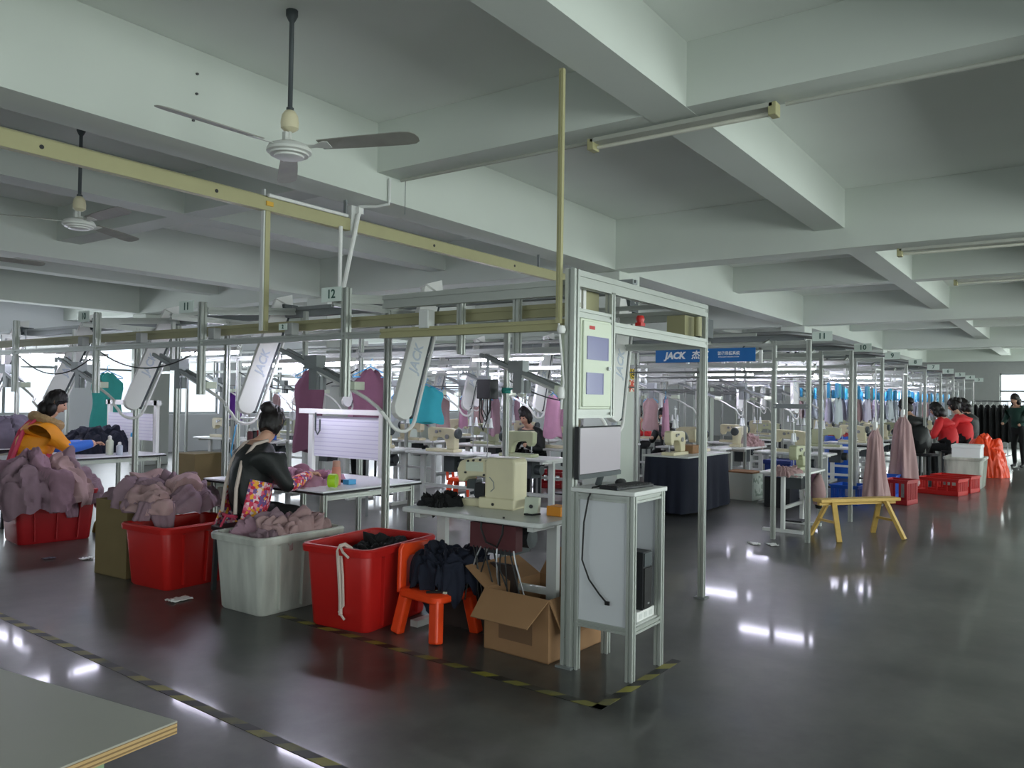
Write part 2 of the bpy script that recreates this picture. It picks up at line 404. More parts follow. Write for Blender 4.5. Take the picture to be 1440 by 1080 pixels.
def build_fan(label, loc, zc, hub_z, ang):
    """three-blade ceiling fan; loc xy, rod top zc"""
    t = thing('ceiling_fan', label, 'ceiling fan', (loc[0], loc[1], hub_z), 0, 'ceiling fans')
    L = zc-hub_z
    MB().lathe([(.0, L), (.035, L), (.035, L-.03), (.02, L-.06), (.014, L-.07), (.014, .24), (.022, .235), (.022, .22)], n=14).build('rod', M['gunmetal'], t, smooth=True)
    MB().lathe([(.008, .225), (.03, .215), (.046, .19), (.052, .15), (.05, .115), (.032, .1), (.015, .095)], n=18).build('canopy_cup', M['cream'], t, smooth=True)
    MB().cyl((0,0,.1), (0,0,.02), .013, n=8).cyl((-.03,0,.05), (.03,0,.05), .009, n=8).box((-.03,.0,.062), (.022,.03,.05)).build('hanger_joint', M['fanw'], t)
    MB().lathe([(.02, .035), (.07, .03), (.115, .012), (.128, -.01), (.128, -.025), (.112, -.032), (.11, -.042), (.085, -.045), (.083, -.055), (.05, -.062), (.0, -.063)], n=28).build('motor_housing', M['fanw'], t, smooth=True, angle=30)
    for a in ang:
        m = Matrix.Rotation(R(a), 4, 'Z') @ Matrix.Rotation(R(-13), 4, 'X')
        poly = [(.2, -.052), (.45, -.062), (.72, -.066), (.77, -.058), (.795, -.036), (.803, 0), (.795, .036), (.77, .056), (.72, .064), (.45, .058), (.2, .045)]
        b = MB().prism(poly, (0,0,.004), (1,0,0), (0,1,0), (0,0,.005))
        b.v = [tuple(m @ Vector(v)) for v in b.v]; bo = b.build('blade', M['blade'], t)
        b = MB().prism([(.1, -.018), (.17, -.016), (.23, -.04), (.26, -.035), (.26, .03), (.23, .035), (.17, .016), (.1, .018)], (0,0,0), (1,0,0), (0,1,0), (0,0,.004))
        b.v = [tuple(m @ Vector(v)) for v in b.v]; b.build('blade_iron', M['fanw'], bo)
    return t
build_fan('nearest grey-bladed ceiling fan on a dark rod above the yellow tray', (2.985, 3.735), ZC, 2.885, (178, -70, 52))
build_fan('smaller ceiling fan behind the yellow tray, above the woman in yellow', (3.33, 6.88), ZC, 2.885, (150, 28, -92))
build_fan('distant ceiling fan at the left edge with one dark blade showing', (3.45, 9.6), ZC, 2.885, (-5, 115, 235))

def lamp(label, x, y0, y1, z, tubes_on=False):
    t = thing('tube_lamp', label, 'tube lamp', (x, (y0+y1)/2, z), 0, 'tube lamps under the beams')
    h = (y1-y0)/2
    MB().box((0, 0, .03), (.09, 2*h, .03)).build('batten', M['lampg'], t, bevel=.004)
    MB().bb(-.045, .045, -h-.02, -h+.03, -.035, .045).build('end_holder', M['tray'], t, bevel=.006)
    MB().bb(-.045, .045, h-.03, h+.02, -.035, .045).build('end_holder', M['tray'], t, bevel=.006)
    MB().cyl((.02, -h+.03, -.008), (.02, h-.03, -.008), .014, n=10).build('tube', M['tube'] if tubes_on else M['tubeoff'], t, smooth=True)
    return t
lamp('unlit single tube lamp hung under the nearest cross beam', 4.80, 1.50, 2.76, 3.215)
lamp('unlit tube lamp under the second cross beam at the right edge', 8.9, .25, 1.5, 3.0)
lamp('unlit tube lamp under the third cross beam at the right edge', 12.95, .3, 1.45, 3.21)
tag(MB().tube([(4.85, y, 3.262) for y in (-4.5, -2, .2, 1.45)], .014).tube([(4.85, 2.8, 3.262), (4.85, 4.62, 3.262)], .014).build('lighting_conduit', M['lampg'], smooth=True),
    'thin white conduit running to the nearest unlit tube lamp', 'conduit')
tag(MB().tube([(4.75, 4.655, 3.26), (4.75, 4.655, 3.08), (4.75, 4.66, 3.05), (4.7, 4.75, 3.03), (4.62, 4.86, 3.03), (4.6, 4.9, 3.0), (4.6, 4.9, 2.93)], .013).build('bent_conduit', M['offw'], smooth=True),
    'white conduit bent around the girder down to the yellow tray', 'conduit')
tag(MB().tube([(4.88, 4.6, 3.28), (4.88, 4.6, 2.98)], .003, 5).build('pull_chain', M['gunmetal']), 'thin dark chain hanging from the cross beam beside the bent conduit', 'chain')
# yellow tray under the girder, with its hangers
tr = thing('cable_tray', 'long cream yellow cable tray hanging under the girder', 'cable tray', (0, 4.93, 2.87))
MB().bb(-3.5, 8.8, -.03, .03, -.05, .05).build('channel', M['tray'], tr, bevel=.003)
MB().bb(-3.5, 8.8, -.012, .012, .05, .062).build('lid_seam', M['olive'], tr)
for x in (2.15, 3.3, 5.6, 6.9): MB().cyl((x, -.034, .0), (x, -.02, .0), .013, n=10).build('bolt', M['dark'], tr)
for x in (1.2, 4.52, 7.4): MB().bar((x, 0, .05), (x, 0, ZP-2.87), .03, .012).build('hanger', M['aludk'], tr)
MB().bb(4.55, 4.62, -.045, .045, -.09, .16).build('junction', M['offw'], tr, bevel=.004)
MB().tube([(3.72, -.05, .06), (4.5, -.05, .06)], .014).build('pvc_pipe', M['white'], tr, smooth=True)
MB().bb(3.715, 3.775, -.04, .04, -.015, .018).build('clamp', mat('ochre_clamp', (206, 160, 50), .5), tr)
d = thing('cable_drop', 'cream yellow cable drop from the tray to the near conveyor rail', 'cable duct', (3.745, 4.93, 0))
MB().bb(-.02, .02, -.02, .02, 1.93, 2.86).build('duct', M['tray'], d)
MB().bb(-.034, -.02, -.012, .02, 1.93, 2.98).build('duct_cover', M['offw'], d)
d = thing('cable_drop', 'tall thin cream cable duct from the beam to the corner frame', 'cable duct', (3.70, 2.325, 0))
MB().bb(-.012, .012, -.014, .014, 1.87, 3.275).build('duct', M['tray'], d)
MB().bb(-.017, -.012, -.004, .004, 1.9, 3.26).build('duct_lip', M['olive'], d)
MB().lathe([(.0, 0), (.02, .005), (.026, .025), (.02, .045), (.0, .05)], (-.005, -.02, 1.81), 10).tube([(0, 0, 1.87), (.0, -.02, 1.7), (.01, -.03, 1.55), (.005, -.02, 1.4)], .006).lathe([(.0, 0), (.02, .01), (.022, .04), (.016, .07), (0, .08)], (.005, -.02, 1.45), 10).build('switch_cord', M['white'], d, smooth=True)
tag(MB().tube([(4.43, 4.88, 2.83), (4.43, 4.88, 2.25)], .016).build('pvc_pipe', M['white'], smooth=True), 'upright white plastic pipe below the yellow tray', 'pipe')
tag(MB().tube([(4.62, 4.87, 2.97), (4.6, 4.86, 2.95), (4.44, 4.86, 2.27)], .018).box((4.62, 4.87, 2.99), (.05, .05, .05)).build('pvc_pipe', M['white'], smooth=True), 'slanting white plastic pipe beside the upright one', 'pipe')

# ================================================================== the near conveyor frame
XF, XB, YC = 3.75, 5.66, 2.27
fr = thing('hanging_conveyor', 'aluminium frame of the near hanging conveyor with corner gantry', 'conveyor', (0, 0, 0))
def post(x, y, z0=0, z1=2.17, w=.045, d=None, parent=fr, foot=True):
    o = MB().extr((x, y, z0), (x, y, z1), w, d or w).build('post', M['alu'], parent)
    if foot and z0 == 0: MB().box((x, y, .006), (w+.04, w+.04, .012)).build('foot_plate', M['aludk'], o)
    return o
post(XF, YC, w=.06, d=.06); post(XB, YC+.01, w=.045)
for y in (4.22, 6.2, 6.97, 7.68, 10.3, 12): post(4.32, y, w=.042, z1=2.1)
for y in (4.06, 5.72, 7.36, 9.0, 10.7): post(XF, y, 1.45, 2.19, .05)
for y in (2.66, 3.08): post(XF+.03, y, 1.72, 2.04, .04)
for y in (4.09, 5.9, 7.9, 9.9, 11.9): post(XB, y, w=.04, z1=2.06)
def rail(p0, p1, w, h, m='alu', name='rail', parent=fr): return MB().extr(p0, p1, w, h).build(name, M[m], parent)
rail((XF+.03, YC, 2.125), (XB-.02, YC, 2.125), .045, .09)
rail((XF+.45, YC, 1.885), (XB-.02, YC, 1.885), .04, .065)
rail((XF+.03, YC, 1.935), (XF+.42, YC, 1.935), .04, .05)
rail((XF, YC+.03, 2.07), (XF, 3.70, 2.07), .045, .085)
rail((XF, YC+.03, 1.865), (XF, 3.72, 1.865), .045, .06, 'tray')
rail((XF, 3.72, 1.862), (XF, 14.5, 1.862), .045, .045)
rail((XF+.12, YC+.03, 1.965), (XF+.12, 14.5, 1.965), .04, .075, 'olive', 'track')
rail((XB, YC+.03, 2.1), (XB, 14.5, 2.1), .04, .08)
rail((XB, YC+.03, 1.87), (XB, 14.5, 1.87), .04, .05)
rail((5.1, YC+.03, 2.11), (5.1, 14.5, 2.11), .03, .03, 'alu', 'lamp_rail')
rail((4.7, YC+.1, 2.2), (4.7, 14.5, 2.2), .07, .09, 'aludk', 'main_track')
for y in (4.22, 6.2, 7.68, 10.3): rail((XF+.02, y, 2.1), (XB-.02, y, 2.1), .035, .05, 'alu', 'cross_rail')
for y in (3.9, 5.5, 7.3): rail((XF+.03, y+.2, 2.12), (XF+.9, y+.2, 2.2), .04, .06, 'alu', 'brace')
post(4.185, YC, 1.36, 2.09, .045, foot=False)
rail((XF+.03, YC, 1.375), (4.19, YC, 1.375), .04, .05)
for x in (3.9, 3.955): MB().bb(x, x+.03, YC+.05, YC+.06, 1.96, 2.09).build('slat', M['white'], fr)
MB().bb(3.8, 4.17, YC+.07, YC+.08, 1.95, 2.09).build('back_plate', M['olive'], fr)
MB().bb(5.42, 5.62, YC+.06, YC+.2, 1.93, 2.08).cyl((5.52, YC+.0, 1.93), (5.52, YC, 2.07), .028, n=12).build('duct_drum', M['olive'], fr)
MB().bb(5.75, 5.87, YC+.02, YC+.3, 1.94, 2.08).build('back_box', M['gunmetal'], fr)
# white control boxes clipped on the near rail
for y in (3.33, 4.62, 5.55, 6.6, 7.6):
    MB().bb(XF-.035, XF+.03, y-.04, y+.04, 1.885, 1.975 if y > 4 else 2.0).build('clip_box', M['offw'] if y < 4 else M['clipg'], fr, bevel=.006)
MB().lathe([(0,0),(.02,.0),(.028,.03),(.02,.05),(0,.052)], (4.52, YC-.03, 1.935), 12).bb(4.49, 4.55, YC-.05, YC-.01, 1.92, 1.94).build('alarm_beacon', M['red'], fr, smooth=True)
# power panel
pb = thing('electric_cabinet', 'pale green electric panel with two windows on the corner frame', 'electric panel', (3.985, YC, 1.4))
MB().bb(-.175, .175, -.02, .11, 0, .51).build('case', M['panelg'], pb, bevel=.006)
dr = MB().bb(-.16, .16, -.032, -.02, .015, .495).build('door', M['panelg'], pb, bevel=.004)
for x0, x1, z0, z1 in ((-.12, .11, .285, .405), (-.125, .055, .09, .2)):
    MB().bb(x0, x1, -.036, -.032, z0, z1).bb(x0-.006, x0, -.038, -.032, z0-.006, z1+.006).bb(x1, x1+.006, -.038, -.032, z0-.006, z1+.006).bb(x0, x1, -.038, -.032, z1, z1+.006).bb(x0, x1, -.038, -.032, z0-.006, z0).build('display_window', M['displ'], dr)
MB().cyl((.115, -.032, .235), (.115, -.045, .235), .012, n=10).bb(.1, .13, -.05, -.045, .23, .24).build('lock', M['steel'], dr)
MB().bb(-.1, -.04, -.034, -.032, .45, .47).build('name_plate', M['red'], dr)
# monitor on the frame
mo = thing('monitor', 'flat computer monitor with grey screen on the corner frame', 'monitor', (3.87, 2.16, 1.17))
MB().bb(-.235, .235, -.012, .018, -.14, .14).build('case', M['dark'], mo, bevel=.004)
MB().bb(-.226, .228, -.0145, -.012, -.112, .132).build('screen', M['screen'], mo)
MB().bb(-.235, .235, -.0155, -.012, -.14, -.116).build('bezel', M['gunmetal'], mo)
MB().bar((0, .02, 0), (-.1, .075, .0), .03, .03).bb(-.04, .04, .015, .03, -.05, .05).build('arm', M['dark'], mo)
MB().cyl((.03, 0, -.13), (.03, .02, -.19), .018, n=10).build('stand_stub', M['gunmetal'], mo)
# computer cabinet
cb = thing('computer_cabinet', 'aluminium framed computer cabinet with white panels beside the corner post', 'cabinet', (3.915, 2.055, 0))
hx, hy = .17, .165
for sx in (-1, 1):
    for sy in (-1, 1): MB().extr((sx*hx, sy*hy, 0), (sx*hx, sy*hy, .955), .04).build('leg', M['alu'], cb)
for z in (.255, .935):
    for s in (-1, 1):
        MB().extr((-hx+.02, s*hy, z), (hx-.02, s*hy, z), .035).build('rail', M['alu'], cb)
        MB().extr((s*hx, -hy+.02, z), (s*hx, hy-.02, z), .035).build('rail', M['alu'], cb)
MB().bb(-hx-.004, -hx+.004, -hy+.02, hy-.02, .27, .92).build('side_panel', M['pale'], cb)
MB().bb(hx-.004, hx+.004, -hy+.02, hy-.02, .27, .92).build('side_panel', M['pale'], cb)
MB().bb(-hx+.02, hx-.02, hy-.004, hy+.004, .27, .92).build('back_panel', M['pale'], cb)
MB().bb(-hx, hx, -hy, hy, .262, .276).build('shelf', M['offw'], cb)
MB().bb(-.2, .2, -.195, .19, .956, .98).build('top', M['offw'], cb, bevel=.004)
pc = thing('computer_tower', 'slim black computer tower standing inside the cabinet', 'computer', (3.955, 2.03, .33))
MB().bb(-.05, .05, -.13, .13, 0, .31).build('case', M['dark'], pc, bevel=.004)
MB().bb(-.045, .045, -.137, -.13, .235, .305).build('drive_bay', M['gunmetal'], pc)
MB().bb(-.045, .045, -.138, -.13, .01, .225).build('front_mesh', M['black'], pc)
MB().bb(-.012, .012, -.14, -.137, .03, .038).build('badge', M['steel'], pc)
ps = thing('power_strip', 'white power strip lying under the computer tower in the cabinet', 'power strip', (3.95, 1.95, .277))
MB().bb(-.1, .11, -.045, .045, 0, .052).build('case', M['white'], ps, bevel=.004)
for x in (-.06, 0, .06): MB().bb(x-.018, x+.018, -.047, -.045, .012, .04).build('socket', M['offw'], ps)
kb = thing('keyboard', 'black keyboard resting on top of the computer cabinet', 'keyboard', (3.9, 2.0, .98), R(-8))
MB().bb(-.17, .17, -.06, .06, 0, .016).build('base', M['dark'], kb, bevel=.004)
km = MB()
for i in range(13):
    for j in range(5): km.bb(-.162+i*.025, -.142+i*.025, -.052+j*.021, -.035+j*.021, .016, .021)
km.build('keys', M['black'], kb)
ms = MB().lathe([(0,0),(.03,.002),(.032,.012),(.022,.026),(.0,.031)], n=16); ms.v = [(x*1.5, y*.85, z) for x, y, z in ms.v]
o = ms.build('mouse', M['dark'], smooth=True); o.location = (4.055, 2.12, .98); tag(o, 'black mouse on the cabinet corner beside the keyboard', 'mouse')
tag(MB().tube([(3.8, 2.1, .99), (3.735, 2.12, .985), (3.71, 2.13, .93), (3.70, 2.15, .8), (3.703, 2.16, .6), (3.71, 2.12, .5), (3.715, 2.06, .43), (3.715, 2.02, .395)], .005, 6).bb(3.71, 3.72, 2.0, 2.025, .38, .4).build('keyboard_cable', M['wirem'], smooth=True), 'loose black cable hanging down the side of the cabinet', 'cable')
# ================================================================== hanging stations
def build_station(label, loc, group):
    """elevator arm: foot of the arm at local origin, leaning away from the aisle towards the top"""
    t = thing('conveyor_station', label, 'conveyor arm', loc, 0, group)
    d = Vector((.50, .17, .94)).normalized(); n_ = Vector((-.25, -1, 0)); n_ = (n_-d*n_.dot(d)).normalized(); e = n_.cross(d)
    if e.x > 0: e = -e
    b0 = Vector((0, 0, 1.30)); L = 1.12; wd = .08
    poly = [(-wd, .06), (-wd*.7, .015), (-wd*.3, 0), (wd*.3, 0), (wd*.7, .015), (wd, .06), (wd, L), (-wd, L)]
    h = MB().prism(poly, b0+n_*.025, e, d, n_*-.05).build('elevator_housing', M['white'], t, bevel=.005)
    text_mesh('JACK', .105, M['inkbl'], 'lettering', h, basis(b0+d*.5+n_*.0265, d, e), bold=.002)
    MB().prism([(-wd-.022, .05), (-wd-.002, .05), (-wd-.002, L), (-wd-.022, L)], b0+n_*.015, e, d, n_*-.03).build('belt_strip', M['gunmetal'], t)
    pts = [b0+d*s_-e*.13 for s_ in (1.0, .7, .4, .15, .05)]
    for a in range(-165, -44, 20): pts.append(b0+d*.05+e*(.13*math.cos(R(a)))+d*(.14*math.sin(R(a))))
    q0 = pts[-1]
    pts += [q0+Vector((-.03, .03, .05)), Vector((-.07, .15, 1.38)), Vector((-.09, .24, 1.44)), Vector((-.1, .34, 1.485)), Vector((-.1, .6, 1.58)), Vector((-.1, 1.05, 1.75))]
    MB().tube(pts, .0135, 8).build('guide_tube', M['white'], t, smooth=True)
    for o in (-.135, -.065): MB().bar((o, .4, 1.545), (o, 1.15, 1.81), .022, .028).build('buffer_rail', M['aludk'], t)
    MB().bb(-.15, -.05, .3, .42, 1.5, 1.56).build('end_block', M['panelg'], t, bevel=.004)
    MB().bb(-.145, -.055, .72, .86, 1.66, 1.76).bb(-.12, -.08, .75, .83, 1.5, 1.68).cyl((-.1, .7, 1.6), (-.1, .7, 1.5), .03, n=10).build('stopper_box', M['aludk'], t)
    MB().bar((-.1, .9, 1.72), (-.1, .9, 2.1), .03, .03).build('drop_bracket', M['alu'], t)
    p = b0+d*L
    MB().bb(p.x-.02, p.x+.13, p.y-.06, p.y+.1, p.z-.1, p.z+.0).build('motor_box', M['gunmetal'], t)
    MB().prism([(-.09, 0), (.09, 0), (-.04, .12)], p+n_*.045, e, d, n_*-.09).build('cap', M['white'], t)
    return t
st0 = build_station('lettered white elevator arm nearest the corner frame', (4.15, 3.93, 0), 'elevator arms along the near conveyor')
for i, (y, lab) in enumerate([(5.72, 'white elevator arm hanging above the woman in black'), (7.5, 'elevator arm hanging between the two seated women'), (9.15, 'bright white elevator arm left above the woman in yellow'), (10.9, 'elevator arm at the left edge beyond the woman in yellow')]):
    dup(st0, (4.15, y, 0), 0, lab)
dup(st0, (5.3, 2.85, 0), 0, 'white elevator arm seen through the corner gantry')
# number cards
def card(txt, loc, face, label, size=.1, off='+'):
    """white card with number; face = unit normal"""
    f = Vector(face); u = UP.cross(f)
    t = thing('number_card', label, 'number sign', loc, 0, 'station number cards')
    MB().prism([(-size*1.0, -size*.5), (size*1.0, -size*.5), (size*1.0, size*.5), (-size*1.0, size*.5)], Vector((0,0,0)), u, UP, f*-.004).build('card', M['sign'], t)
    text_mesh(txt, size*.85, M['inkdk'], 'number', t, basis(f*.002, u, UP), bold=.0015)
    return t
card('12', (XF-.03, 4.18, 2.15), NX, 'white card numbered 12 below the slanting white pipe')
card('11', (XF-.03, 5.9, 2.16), NX, 'white card numbered 11 left of the cream cable drop')
card('10', (XF-.03, 7.55, 2.16), NX, 'card numbered 10 farthest along the near conveyor')
o = card('2', (XF-.05, 4.66, 1.945), NX, 'small box card on the near rail left of the first arm', .045)
# lit tubes over the benches
def lit_tube(loc, L, label, alongy=True):
    t = thing('lit_tube_lamp', label, 'tube lamp', loc, 0 if alongy else R(90), 'lit tubes over the work tables')
    MB().bb(-.025, .025, -L/2, L/2, .012, .05).build('batten', M['white'], t)
    MB().cyl((0, -L/2+.02, 0), (0, L/2-.02, 0), .02, n=10).build('tube', M['tube'], t, smooth=True)
    for y in (-L*.35, L*.35): MB().cyl((0, y, .05), (0, y, max(.2, 2.16-loc[2])), .005, n=6).build('wire', M['aludk'], t)
    return t
lit_tube((4.55, 9.75, 1.88), 1.1, 'lit tube above the woman in yellow at the left edge', False)
lit_tube((4.75, 5.6, 1.735), 1.12, 'lit tube above the table of the woman in black')
lit_tube((5.1, 7.7, 1.90), 1.15, 'lit tube between the two seated women')
lit_tube((5.0, 11.8, 1.93), 1.15, 'lit tube far left behind the woman in yellow')
jb = thing('junction_box', 'dark hanging junction box with looped cables beside a ribboned post', 'junction box', (5.60, 4.25, 1.45))
MB().bb(-.06, .06, -.075, .075, 0, .17).build('case', M['dark'], jb, bevel=.006)
MB().bb(-.01, .01, -.01, .01, .17, .4).build('strap', M['aludk'], jb)
for i, (y0, y1, L) in enumerate(((-.05, .04, .2), (-.03, .06, .28), (.02, -.06, .16))): MB().tube([(-.03, y0, 0), (-.035, y0, -L*.6), (-.035, (y0+y1)/2, -L), (-.035, y1, -L*.6), (-.03, y1, 0)], .006, 6).build('cable', M['wirem'], jb, smooth=True)
tag(MB().lathe([(.034, -.02), (.04, -.01), (.04, .02), (.034, .03)], (XB, 4.09, 1.52), 12).bar((XB-.03, 4.06, 1.53), (XB-.05, 3.97, 1.545), .03, .008).build('green_ribbon', M['teal']), 'green ribbon tied round an inner conveyor post', 'ribbon')
for i, (a, b, sag, lab) in enumerate([((5.7, 4.1, 1.62), (7.9, 4.3, 1.5), .12, 'thin black cable drooping right of the ribboned post'), ((5.66, 5.9, 1.75), (5.66, 7.9, 1.72), .22, 'black cable drooping between inner posts behind the ruled board'), ((3.78, 5.75, 1.83), (3.78, 7.36, 1.83), .16, 'black cable drooping under the near rail beyond the woman in black'), ((3.78, 7.4, 1.83), (3.78, 9.0, 1.83), .2, 'black cable drooping under the near rail above the deep red bin')]):
    a, b = Vector(a), Vector(b)
    tag(MB().tube([a.lerp(b, t/12)-UP*(4*sag*(t/12)*(1-t/12)) for t in range(13)], .006, 6).build('loose_cable', M['wirem'], smooth=True), lab, 'cable')
tag(MB().tube([(4.1, 5.74, 1.2), (4.02, 5.66, 1.1), (3.97, 5.62, .98), (3.99, 5.58, .86), (4.05, 5.52, .77)], .006, 6).build('air_hose', M['hang'], smooth=True), 'thin blue air hose below the arm above the woman in black', 'hose')
# ================================================================== bins, boxes and cloth
def rrect(sx, sy, r, n=5):
    pts = []
    for cx, cy, a0 in ((sx/2-r, sy/2-r, 0), (-sx/2+r, sy/2-r, 90), (-sx/2+r, -sy/2+r, 180), (sx/2-r, -sy/2+r, 270)):
        for i in range(n+1):
            a = R(a0+90*i/n); pts.append((cx+r*math.cos(a), cy+r*math.sin(a)))
    return pts
def loops(mb, secs, caps=True):
    """secs: list of (sx, sy, r, z) stacked as one skin"""
    vs = []; n = None
    for sx, sy, r, z in secs:
        p = rrect(sx, sy, r); n = len(p); vs += [(x, y, z) for x, y in p]
    fs = []
    for i in range(len(secs)-1):
        for k in range(n): fs.append((i*n+k, i*n+(k+1) % n, (i+1)*n+(k+1) % n, (i+1)*n+k))
    if caps: fs += [tuple(range(n-1, -1, -1)), tuple(range((len(secs)-1)*n, len(secs)*n))]
    return mb.add(vs, fs)
def build_bin(label, m, corner, rz, sx=.74, sy=.53, h=.52, group='large plastic bins'):
    """corner = the floor corner nearest the camera (min x, min y before rotation)"""
    c = Matrix.Rotation(rz, 3, 'Z') @ Vector((sx/2, sy/2, 0))
    t = thing('storage_bin', label, 'bin', (corner[0]+c.x, corner[1]+c.y, 0), rz, group)
    s = .86
    loops(MB(), [(sx*s-.02, sy*s-.02, .05, 0), (sx*s, sy*s, .05, .015), (sx*.96, sy*.95, .055, h-.05), (sx*.93, sy*.92, .055, h-.012), (sx*s-.03, sy*s-.03, .05, .02)]).build('body', m, t, smooth=True)
    loops(MB(), [(sx*.96, sy*.95, .055, h-.052), (sx+.02, sy+.02, .06, h-.048), (sx+.03, sy+.03, .065, h-.012), (sx+.01, sy+.01, .06, h), (sx*.95, sy*.94, .055, h), (sx*.93, sy*.92, .055, h-.012)], False).build('rim', m, t, smooth=True)
    for q in (-.28, .0, .28):
        for sg in (-1, 1):
            MB().bar((q*sx*.9, sg*(sy*s/2+.0), .03), (q*sx, sg*(sy*.95/2), h-.06), .05, .012).build('rib', m, t)
    return t
def heap(name, label, cat, m, c, rx, ry, h, sd, rz=0, fo=.05, drop=0.0, sq=3.0, group=None, alt=None):
    """pile of crumpled garments: overlapping pieces, each with its own run of folds; base at c"""
    nu, nv = 150, 60; rnd = random.Random(int(sd*100)); S = Vector((sd, sd*.37, -sd)); ca, sa = math.cos(rz), math.sin(rz)
    size = max(rx, ry); k1 = .5/size
    cells = [(Vector((rnd.uniform(-1, 1)*rx, rnd.uniform(-1, 1)*ry, 0)), rnd.uniform(0, math.pi), rnd.uniform(-.5, .9), rnd.uniform(0, 9), rnd.randrange(3)) for _ in range(15)]
    idx = []
    def fn(u, v):
        t = 2*math.pi*u; ct, s_ = math.cos(t), math.sin(t)
        k = (abs(ct)**sq+abs(s_)**sq)**(-1/sq)
        wob = 1+.18*noise.noise(Vector((ct*1.8, s_*1.8, sd)))
        r = min(v/.84, 1.0); x = rx*k*ct*r*wob; y = ry*k*s_*r*wob
        z = h*(1-r**2.2)**.7*(1+.4*noise.noise(Vector((x*4*k1, y*4*k1, sd))))
        e_ = 0
        if v > .84:
            e_ = (v-.84)/.16; z = -e_*(drop+.035)*(1.1+1.2*noise.noise(Vector((ct*4, s_*4, sd+5)))); x *= 1+.03*e_; y *= 1+.03*e_
        p = Vector((x, y, 0)); q = p+Vector((noise.noise(p*5*k1+S), noise.noise(p*5*k1-S), 0))*.12*size
        best = sorted(((q-cc[0]).length-cc[2]*.05*size, i) for i, cc in enumerate(cells))
        d0, i0 = best[0]; d1 = best[1][0]; cc = cells[i0]
        lip = max(0, 1-(d1-d0)/(.05*size))          # near a garment edge
        a = cc[1]+1.1*noise.noise(q*3*k1+S)
        U_ = q.x*math.cos(a)+q.y*math.sin(a); V_ = -q.x*math.sin(a)+q.y*math.cos(a)
        f1 = abs(noise.noise(Vector((U_*2.6*k1, V_*11*k1, cc[3]+z*3))))
        f2 = abs(noise.noise(Vector((U_*6*k1, V_*24*k1, cc[3]+7))))
        f3 = noise.noise(Vector((x*6*k1, y*6*k1, sd+3)))
        ff = fo*(1.5*f1+.5*f2+.55*f3+.7*cc[2]*(1-lip*.9)-.55*lip-.2)
        n_ = Vector((x/rx*1.1, y/ry*1.1, 1.0 if not e_ else .25)).normalized()
        x += n_.x*ff; y += n_.y*ff; z += n_.z*ff
        idx.append(cc[4])
        return (x*ca-y*sa, x*sa+y*ca, z)
    vs = [fn(i/nu, j/(nv-1)) for j in range(nv) for i in range(nu)]
    fs = [(j*nu+i, j*nu+(i+1) % nu, (j+1)*nu+(i+1) % nu, (j+1)*nu+i) for j in range(nv-1) for i in range(nu)]
    o = MB().add(vs, fs).build(name, m, smooth=True, angle=80); o.location = c
    if alt:
        for a_ in alt: o.data.materials.append(a_)
        for pl in o.data.polygons: pl.material_index = min(idx[pl.vertices[0]], len(alt))
    return tag(o, label, cat, group)
def drape(parent, m, p, wdt, L, out, sd, name='hanging_sleeve'):
    """strip of cloth hanging over an edge: p start (local), out = horizontal outward unit"""
    out = Vector(out); side = UP.cross(out); p = Vector(p)
    def fn(u, v):
        s = v*(L+.14); a = (u-.5)
        if s < .14: pos = p+out*(s-.14)+UP*(.03*math.sin(s/.14*1.57))
        else: pos = p+out*(.012+.03*math.sin((s-.14)*6))+UP*(.03-(s-.14))
        wd = wdt*(1-.25*v)*(1+.15*math.sin(v*7+sd))
        f = math.sin(u*math.pi*3+sd)*.018+.02*noise.noise(Vector((u*3, v*5, sd)))
        return pos+side*(a*wd+.02*math.sin(v*4+sd))+out*(abs(f)+.012*math.sin(u*math.pi))
    return MB().grid(fn, 12, 20).build(name, m, parent, smooth=True, solid=.012, angle=80)
def carton(name, label, m, loc, rz, sx, sy, h, open_flaps=True, group=None):
    t = thing(name, label, 'carton', loc, rz, group); k = .006
    b = MB().bb(-sx/2, sx/2, -sy/2, -sy/2+k, 0, h).bb(-sx/2, sx/2, sy/2-k, sy/2, 0, h).bb(-sx/2, -sx/2+k, -sy/2+k, sy/2-k, 0, h).bb(sx/2-k, sx/2, -sy/2+k, sy/2-k, 0, h).bb(-sx/2, sx/2, -sy/2, sy/2, 0, k)
    b.build('body', m, t)
    return t
# bins along the near row (front faces towards the aisle)
b3 = build_bin('red bin holding black cloth, nearest the orange stool', M['red'], (3.44, 3.50), R(7))
heap('cloth_pile', 'black crumpled cloth inside the red bin nearest the stool', 'cloth', M['blackc'], (3.82, 3.82, .40), .27, .19, .09, 3.1, R(7))
sb = thing('tie_strap', 'cream cloth strap knotted over the rim of the red bin', 'strap', (0, 0, 0))
MB().tube([(3.50, 3.70, .50), (3.45, 3.71, .535), (3.42, 3.715, .53), (3.405, 3.72, .5), (3.42, 3.72, .35), (3.435, 3.722, .2), (3.44, 3.725, .1)], .013, 6).build('strap', M['stripw'], sb, smooth=True)
MB().tube([(3.41, 3.70, .5), (3.425, 3.695, .35), (3.44, 3.70, .16), (3.435, 3.735, .12), (3.43, 3.68, .08)], .008, 6).build('loose_end', M['stripw'], sb, smooth=True)
MB().tube([(3.41, 3.70, .52), (3.39, 3.66, .5), (3.4, 3.62, .47)], .008, 6).build('loose_end', M['stripw'], sb, smooth=True)
build_bin('dirty white bin heaped with mauve garments between the red bins', M['whitep'], (3.27, 4.31), 0, .74, .53, .52)
heap('garment_pile', 'mauve garments heaped in the white bin', 'garments', M['mauve'], (3.69, 4.58, .45), .33, .22, .16, 11.3, 0, .06, alt=[M['mauve2'], M['dusty']])
build_bin('red bin under overflowing mauve garments beside the tall carton', M['red'], (3.28, 5.41), R(3), .74, .55, .47)
